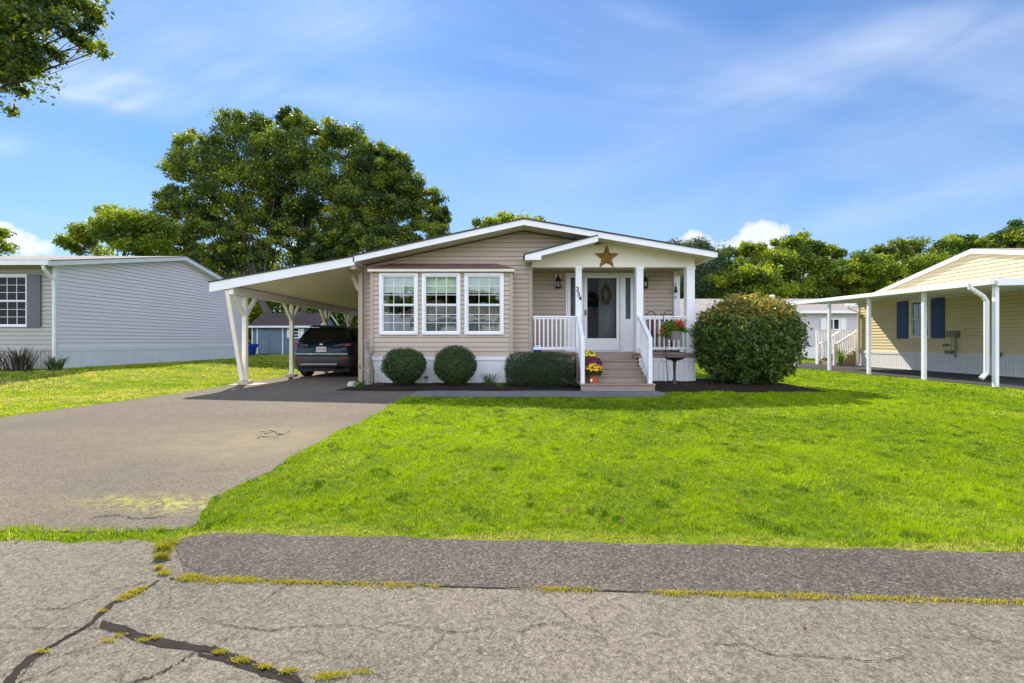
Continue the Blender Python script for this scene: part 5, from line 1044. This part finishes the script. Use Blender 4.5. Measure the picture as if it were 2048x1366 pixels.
rng = np.random.default_rng(61); P = rng.normal(0, 1, (2400, 3)); P /= np.linalg.norm(P, axis=1)[:, None]; P = np.array([bc_.x-.05, bc_.y, bc_.z+.30])+P*np.array([.27, .2, .17])*rng.uniform(.3, 1, (2400, 1))**.5
P2 = np.array([bc_.x-.2, bc_.y-.02, bc_.z+.16])+rng.normal(0, 1, (600, 3))*np.array([.07, .06, .05]); P3 = np.array([bc_.x+.24, bc_.y, bc_.z+.24])+rng.normal(0, 1, (160, 3))*np.array([.07, .04, .03])
P = np.concatenate([P, P2, P3]); leaves(P, .05, .7, rng.uniform(.1, .9, len(P)), name='foliage', mat=M['flowerleaf'], parent=hb)
P = np.concatenate([np.array([bc_.x+.08, bc_.y-.12, bc_.z+.38])+rng.normal(0, 1, (260, 3))*np.array([.07, .05, .045]), np.array([bc_.x-.3, bc_.y-.05, bc_.z+.24])+rng.normal(0, 1, (60, 3))*np.array([.03, .03, .04])])
leaves(P, .04, .9, rng.uniform(.1, .9, len(P)), name='flowers', mat=M['f_red'], parent=hb)
# bird bath
bb = at(1349, 768, 10.98); bth = thing('bird_bath', (bb.x, bb.y, .05), 'dark bronze pedestal birdbath with a wide shallow bowl in front of the porch skirting', 'birdbath'); B0 = Vector((bb.x, bb.y, .05))
M['bronze'] = plain('dark_bronze', (.05, .04, .03), .45, .5)
MB().lathe(B0, [(.085, 0), (.085, .02), (.055, .05), (.05, .12), (.032, .16), (.03, .30), (.04, .50), (.035, .56), (.06, .60), (.065, .62)], 16).build('pedestal', M['bronze'], bth, smooth=True)
MB().lathe(B0, [(.06, .60), (.17, .625), (.22, .66), (.265, .68), (.265, .69), (.21, .675), (.1, .645), (0, .64)], 24).build('bowl', M['bronze'], bth, smooth=True)
# porch chair
ch0 = thing('porch_chair', (3.95, 12.3, PZ), 'black iron porch rocker with curled back and red cushion behind the right railing', 'chair'); cx0 = 3.98
mb = MB()
def arc(cx, cz, r0, a0, a1, y, n=10, ry=None): return [(cx+r0*math.cos(a0+(a1-a0)*i/n), y, cz+(ry or r0)*math.sin(a0+(a1-a0)*i/n)) for i in range(n+1)]
for cxx in (3.88, 4.30): mb.tube(arc(cxx, PZ+.98, .135 if cxx < 4 else .17, math.pi, 0, 12.55, ry=.15 if cxx < 4 else .08), .011, 6)
for x in (3.74, 4.02, 4.46): mb.tube([(x, 12.55, PZ+.98), (x, 12.55, PZ+.42), (x, 12.6, PZ+.02)], .013, 6)
mb.tube([(3.74, 12.55, PZ+.88), (4.46, 12.55, PZ+.88)], .012, 6); mb.tube([(3.74, 12.55, PZ+.5), (4.46, 12.55, PZ+.5)], .012, 6)
for x in (3.74, 4.46):
    mb.tube([(x, 12.55, PZ+.66), (x, 12.1, PZ+.64), (x, 12.05, PZ+.6), (x, 12.06, PZ+.02)], .013, 6); mb.tube([(x, 12.7, PZ+.06), (x, 12.35, PZ+.015), (x, 11.95, PZ+.05)], .013, 6)
mb.build('frame', M['darkmetal'], ch0, smooth=True)
M['redcush'] = paint('brick_red_cushion', (.17, .035, .03), .85, .2, 12)
mb = MB(); mb.box(3.77, 4.43, 12.08, 12.53, PZ+.40, PZ+.48); mb.build('seat_cushion', M['redcush'], ch0, bevel=.025)
mb = MB(); mb.box(3.80, 4.02, 12.49, 12.54, PZ+.48, PZ+.93); mb.box(4.10, 4.42, 12.49, 12.54, PZ+.86, PZ+.93); mb.build('back_cushion', M['redcush'], ch0, bevel=.02)
bx_ = at(1075.5, 690, 11.95); bo = thing('package', (bx_.x, 11.95, PZ), 'small blue and white box on the porch floor behind the left railing', 'box')
MB().box(bx_.x-.1, bx_.x+.1, 11.88, 12.02, PZ+.002, PZ+.22).build('carton', M['bluebin'], bo, bevel=.006); MB().box(bx_.x-.08, bx_.x+.08, 11.872, 11.879, PZ+.13, PZ+.2).build('label_strip', M['plastic_white'], bo)
oo = at(1351.5, 580, YD-.12); mb = MB(); mb.tube([oo+Vector((-.02, .04, .16)), oo+Vector((0, 0, .2)), oo+Vector((.01, 0, .12))], .008, 5); mb.lathe(oo+Vector((0, 0, -.06)), [(.06, 0), (.06, .02), (.03, .06), (.035, .12), (.015, .17), (0, .18)], 10); mb.tube([oo+Vector((0, 0, -.06)), oo+Vector((0, 0, -.2))], .004, 4); mb.lathe(oo+Vector((0, 0, -.24)), [(0, 0), (.02, .02), (.012, .06), (0, .07)], 6)
tag(mb.build('wind_bell', M['darkmetal'], None), 'small black wind bell hanging on the white rear porch pilaster', 'wind bell')
# wreath on the door
wc = at(1212.5, 589, YD-.05); P = []; rng = np.random.default_rng(71); n = 1500; a = rng.uniform(0, 6.283, n); rr_ = 1+.17*rng.normal(0, 1, n)
P = np.stack([wc.x+.11*np.cos(a)*rr_, wc.y+rng.uniform(-.04, .02, n), wc.z+.22*np.sin(a)*rr_], 1)
M['wreathm'] = leafmat('dried_wreath', (.035, .03, .015), (.14, .11, .045), (.36, .16, .05), trans=.2); o = leaves(P, .05, .4, rng.uniform(0, 1, n), name='door_wreath', mat=M['wreathm']); tag(o, 'oval dried-leaf wreath hanging on the front door glass', 'wreath')
# driftwood
dw = MB(); b = Vector((-3.52, 11.1, .02)); rr = random.Random(4)
dw.tube([b, b+Vector((.0, 0, .35)), b+Vector((-.03, 0, .65)), b+Vector((-.07, 0, .95)), b+Vector((-.05, -.02, 1.12)), b+Vector((-.10, -.05, 1.16))], [.12, .13, .10, .06, .045, .015], 9)
dw.tube([b+Vector((0, 0, .5)), b+Vector((-.12, -.03, .42)), b+Vector((-.22, -.05, .50)), b+Vector((-.26, -.05, .46))], [.09, .06, .045, .015], 7); dw.tube([b+Vector((-.02, 0, .7)), b+Vector((.07, .02, .85)), b+Vector((.05, .02, .98))], [.05, .035, .012], 6)
for v_i, p in enumerate(dw.v): dw.v[v_i] = (p[0]+rr.uniform(-.012, .012), p[1]+rr.uniform(-.012, .012), p[2]+rr.uniform(-.012, .012))
tag(dw.build('driftwood_stump', M['woodgrey'], None), 'upright weathered grey driftwood piece at the left corner of the house', 'driftwood')
for i, (x, y, s_, lb) in enumerate(((-3.93, 11.1, .12, 'larger grey stone at the carport end of the mulch bed'), (-3.78, 10.95, .09, 'smaller grey stone in front of the driftwood piece'))):
    mb = MB(); mb.lathe((x, y, .02), [(s_, 0), (s_*1.1, s_*.4), (s_*.7, s_*.9), (0, s_)], 9)
    mb.v = [(p[0]+rr.uniform(-.02, .02), p[1]+rr.uniform(-.02, .02), p[2]) for p in mb.v]; tag(mb.build('stone', M['concrete'], None), lb, 'stone', 'stones by the driftwood')
# solar path light
sl_ = at(852, 775, 10.75); ph = thing('solar_path_light', (sl_.x, sl_.y, .05), 'small black solar path light between the two boxwoods', 'garden light'); B0 = Vector((sl_.x, sl_.y, .05))
MB().tube([B0-Vector((0, 0, .03)), B0+Vector((0, 0, .14))], .006, 6).build('stake', M['darkmetal'], ph); MB().lathe(B0, [(.028, .13), (.045, .20)], 12).build('lens', M['lampglass'], ph); MB().lathe(B0, [(.06, .20), (.06, .215), (.03, .235), (0, .24)], 12).build('cap', M['darkmetal'], ph)

# ================================================================ CAR
M['carpaint'] = plain('dark_teal_car_paint', (.006, .022, .036), 0.3, .2, .3, .15); M['tint'] = plain('black_tinted_glass', (.006, .006, .008), .06, 0, .3)
M['cladding'] = plain('grey_bumper_plastic', (.028, .027, .027), .5); M['tyre'] = plain('tyre_rubber', (.015, .015, .015), .8); M['rim'] = plain('alloy_rim', (.30, .30, .31), .3, .8)
M['lens'] = plain('red_tail_lens', (.28, .012, .012), .12, 0, .6); M['lensdark'] = plain('smoked_lens', (.06, .025, .04), .12, 0, .6); M['chrome'] = plain('chrome', (.6, .6, .62), .12, 1); M['plate'] = plain('plate_white', (.62, .60, .60), .4); M['platered'] = plain('plate_red', (.35, .05, .05), .5)
car = thing('parked_car', (-5.82, 13.75, 0), 'dark teal SUV parked nose-in under the white carport', 'car'); C0 = Vector((-5.82, 13.75, .006))
ST = [(0, .42, .80, .55, .55), (.04, .34, .985, .80, .76), (.12, .30, 1.06, .87, .80), (.28, .28, 1.24, .90, .72), (.55, .27, 1.50, .91, .62), (.75, .26, 1.585, .915, .57), (1.5, .26, 1.62, .92, .575), (2.2, .26, 1.61, .92, .575), (2.7, .26, 1.52, .915, .56), (3.3, .27, 1.12, .91, .66), (3.6, .28, 1.02, .90, .72), (4.1, .30, .92, .86, .66), (4.38, .36, .76, .72, .55)]
def sect(y, zb, zt, hw, ht):
    bl = min(zt-.03, 1.03); p = [(0, zb), (hw*.80, zb), (hw*.97, zb+.10), (hw, .62), (hw*.985, .82), (hw*.94 if zt > 1.08 else hw*.92, bl)]
    if zt > 1.08: p += [(ht+(hw*.94-ht)*.55, bl+(zt-bl)*.45), (ht+.02, zt-.05), (ht*.8, zt), (0, zt+.015)]
    else: p += [(hw*.86, bl+.01), (hw*.75, zt-.01), (hw*.45, zt), (0, zt+.01)]
    return [Vector((x, y, z)) for x, z in p]
mb = MB(); rows = []
for s_ in ST:
    h = sect(*s_); full = [Vector((-p.x, p.y, p.z)) for p in h[:0:-1]]+h; full = full[:-1] if False else full; rows.append([C0+p for p in full])
n = len(rows[0]); vs = [p for r_ in rows for p in r_]; fs = []
for i in range(len(rows)-1):
    for j in range(n-1): fs.append((i*n+j, i*n+j+1, (i+1)*n+j+1, (i+1)*n+j))
fs.append(tuple(range(n))); fs.append(tuple((len(rows)-1)*n+j for j in range(n))[::-1])
for i in range(len(rows)-1): fs.append((i*n, (i+1)*n, (i+1)*n+n-1, i*n+n-1))
body = mb.add(vs, fs).build('body', M['carpaint'], car, smooth=True, sub=1)
P_ = lambda x, y, z: C0+Vector((x, y, z))
mb = MB(); A_ = [P_(x, y, z) for x, y, z in ((-.76, .13, 1.085), (0, .095, 1.085), (.76, .13, 1.085), (.68, .36, 1.36), (.57, .53, 1.515), (0, .50, 1.535), (-.57, .53, 1.515), (-.68, .36, 1.36))]
mb.ext(A_, (0, -.055, .03)); mb.build('rear_window', M['tint'], car, bevel=.01)
mb = MB(); mb.ext([P_(-.58, .50, 1.56), P_(.58, .50, 1.56), P_(.52, .70, 1.62), P_(-.52, .70, 1.62)], (0, -.10, .015)); mb.build('roof_spoiler', M['carpaint'], car, bevel=.015)
for s_ in (-1, 1):
    mb = MB()
    for (y0_, y1_, yt0, yt1) in ((.45, 1.25, .78, 1.25), (1.3, 2.15, 1.3, 2.15), (2.2, 3.1, 2.2, 2.65)):
        mb.ext([P_(s_*.885, y0_, 1.06), P_(s_*.885, y1_, 1.05), P_(s_*.63, yt1, 1.53 if yt1 < 2.6 else 1.47), P_(s_*.63, yt0, 1.51)], (s_*.012, 0, .012))
    mb.build('side_window', M['tint'], car, bevel=.004)
    mb = MB(); mb.ext([P_(s_*.92, .38, 1.02), P_(s_*.86, .09, .98), P_(s_*.55, .03, .95), P_(s_*.40, .015, .965), P_(s_*.40, .02, 1.0), P_(s_*.62, .05, 1.045), P_(s_*.85, .15, 1.07), P_(s_*.90, .38, 1.07)], (0, -.035, 0)); tl = mb.build('tail_light', M['lensdark'], car, bevel=.008)
    mb = MB(); mb.ext([P_(s_*.90, .10, .995), P_(s_*.72, .03, .985), P_(s_*.72, .04, 1.03), P_(s_*.88, .12, 1.05)], (0, -.045, 0)); mb.build('red_lens', M['lens'], tl, bevel=.004)
    mb = MB(); mb.box(C0.x+s_*.72-.13, C0.x+s_*.72+.13, C0.y-.045, C0.y+.0, .585, .615); mb.build('reflector', M['lens'], car)
    mb = MB(); mb.ext([P_(s_*.92, 2.95, 1.03), P_(s_*1.05, 2.93, 1.05), P_(s_*1.07, 2.95, 1.16), P_(s_*.93, 2.97, 1.12)], (0, .09, 0)); mb.build('mirror', M['carpaint'], car, bevel=.02)
    for y_ in (.78, 3.42):
        w_ = MB(); w_.tube([P_(s_*.66, y_, .335), P_(s_*.90, y_, .335)], .335, 24); wh_ = w_.build('wheel', M['tyre'], car, bevel=.02)
        w_ = MB(); w_.tube([P_(s_*.895, y_, .335), P_(s_*.915, y_, .335)], .225, 20)
        for k in range(5):
            a = k*1.2566; w_.bar(P_(s_*.925, y_, .335), P_(s_*.925, y_+.21*math.cos(a), .335+.21*math.sin(a)), .05, .03, (1, 0, 0))
        w_.build('rim', M['rim'], wh_)
mb = MB(); mb.ext([P_(-.86, .14, .34), P_(-.70, .0, .36), P_(.70, .0, .36), P_(.86, .14, .34), P_(.90, .30, .40), P_(.90, .30, .64), P_(.84, .02, .68), P_(-.84, .02, .68), P_(-.90, .30, .64), P_(-.90, .30, .40)], (0, -.0, 0)) if False else None
b_ = MB()
zr_ = [(.33, .02), (.40, -.03), (.60, -.045), (.68, -.02), (.70, .03)]; xs_ = [(-.93, .42), (-.90, .12), (-.72, .02), (0, -.02), (.72, .02), (.90, .12), (.93, .42)]
vs = [P_(x, y+dy, z) for z, dy in zr_ for x, y in xs_]; fs = [(i*7+j, i*7+j+1, (i+1)*7+j+1, (i+1)*7+j) for i in range(4) for j in range(6)]
bo_ = b_.add(vs, fs).build('bumper', M['cladding'], car, smooth=True, sub=1)
mb = MB(); mb.box(C0.x-.62, C0.x+.50, C0.y-.065, C0.y-.03, .40, .455); mb.build('skid_plate', M['rim'], car, bevel=.01)
mb = MB(); mb.bar(P_(-.80, -.0, .735), P_(.80, -.0, .735), .03, .022); mb.build('trim_strip', M['chrome'], car)
mb = MB(); mb.box(C0.x-.155, C0.x+.155, C0.y-.03, C0.y+.02, .80, .96); pl = mb.build('number_plate', M['plate'], car, bevel=.006)
mb = MB()
for k, (x, h_) in enumerate(((-.11, 1), (-.07, 1), (-.03, 1), (.015, 1), (.06, 1), (.10, 1))):
    mb.box(C0.x+x-.012, C0.x+x-.005, C0.y-.034, C0.y-.031, .855, .915); mb.box(C0.x+x-.012, C0.x+x+.014, C0.y-.034, C0.y-.031, .905 if k % 2 else .855, .912 if k % 2 else .862)
    if k % 3: mb.box(C0.x+x+.008, C0.x+x+.014, C0.y-.034, C0.y-.031, .862, .905)
mb.build('plate_characters', M['platered'], pl)
mb = MB()
for x in (-.026, .026): mb.ext([P_(x-.007, .0, 1.005), P_(x+.007, .0, 1.005), P_(x*1.3+.007, .01, 1.055), P_(x*1.3-.007, .01, 1.055)], (0, -.03, 0))
mb.box(C0.x-.025, C0.x+.025, C0.y-.03, C0.y, 1.024, 1.036); mb.tube([P_(.052*math.cos(a), -.02, 1.03+.04*math.sin(a)) for a in [k*math.pi/9 for k in range(19)]], .005, 4); mb.build('emblem', M['chrome'], car)
mb = MB(); mb.tube([P_(.48, -.02, .33), P_(.48, .3, .33)], .045, 12, cap=False); mb.tube([P_(.60, -.02, .33), P_(.60, .3, .33)], .045, 12, cap=False); mb.build('exhaust', M['darkmetal'], car)
mb = MB(); mb.bar(P_(-.02, .04, 1.12), P_(.38, .10, 1.14), .02, .02); mb.build('rear_wiper', M['darkmetal'], car)
mb = MB(); mb.box(C0.x-.8, C0.x+.8, C0.y+.15, C0.y+4.2, .20, .34); mb.build('underbody', M['tyre'], car)
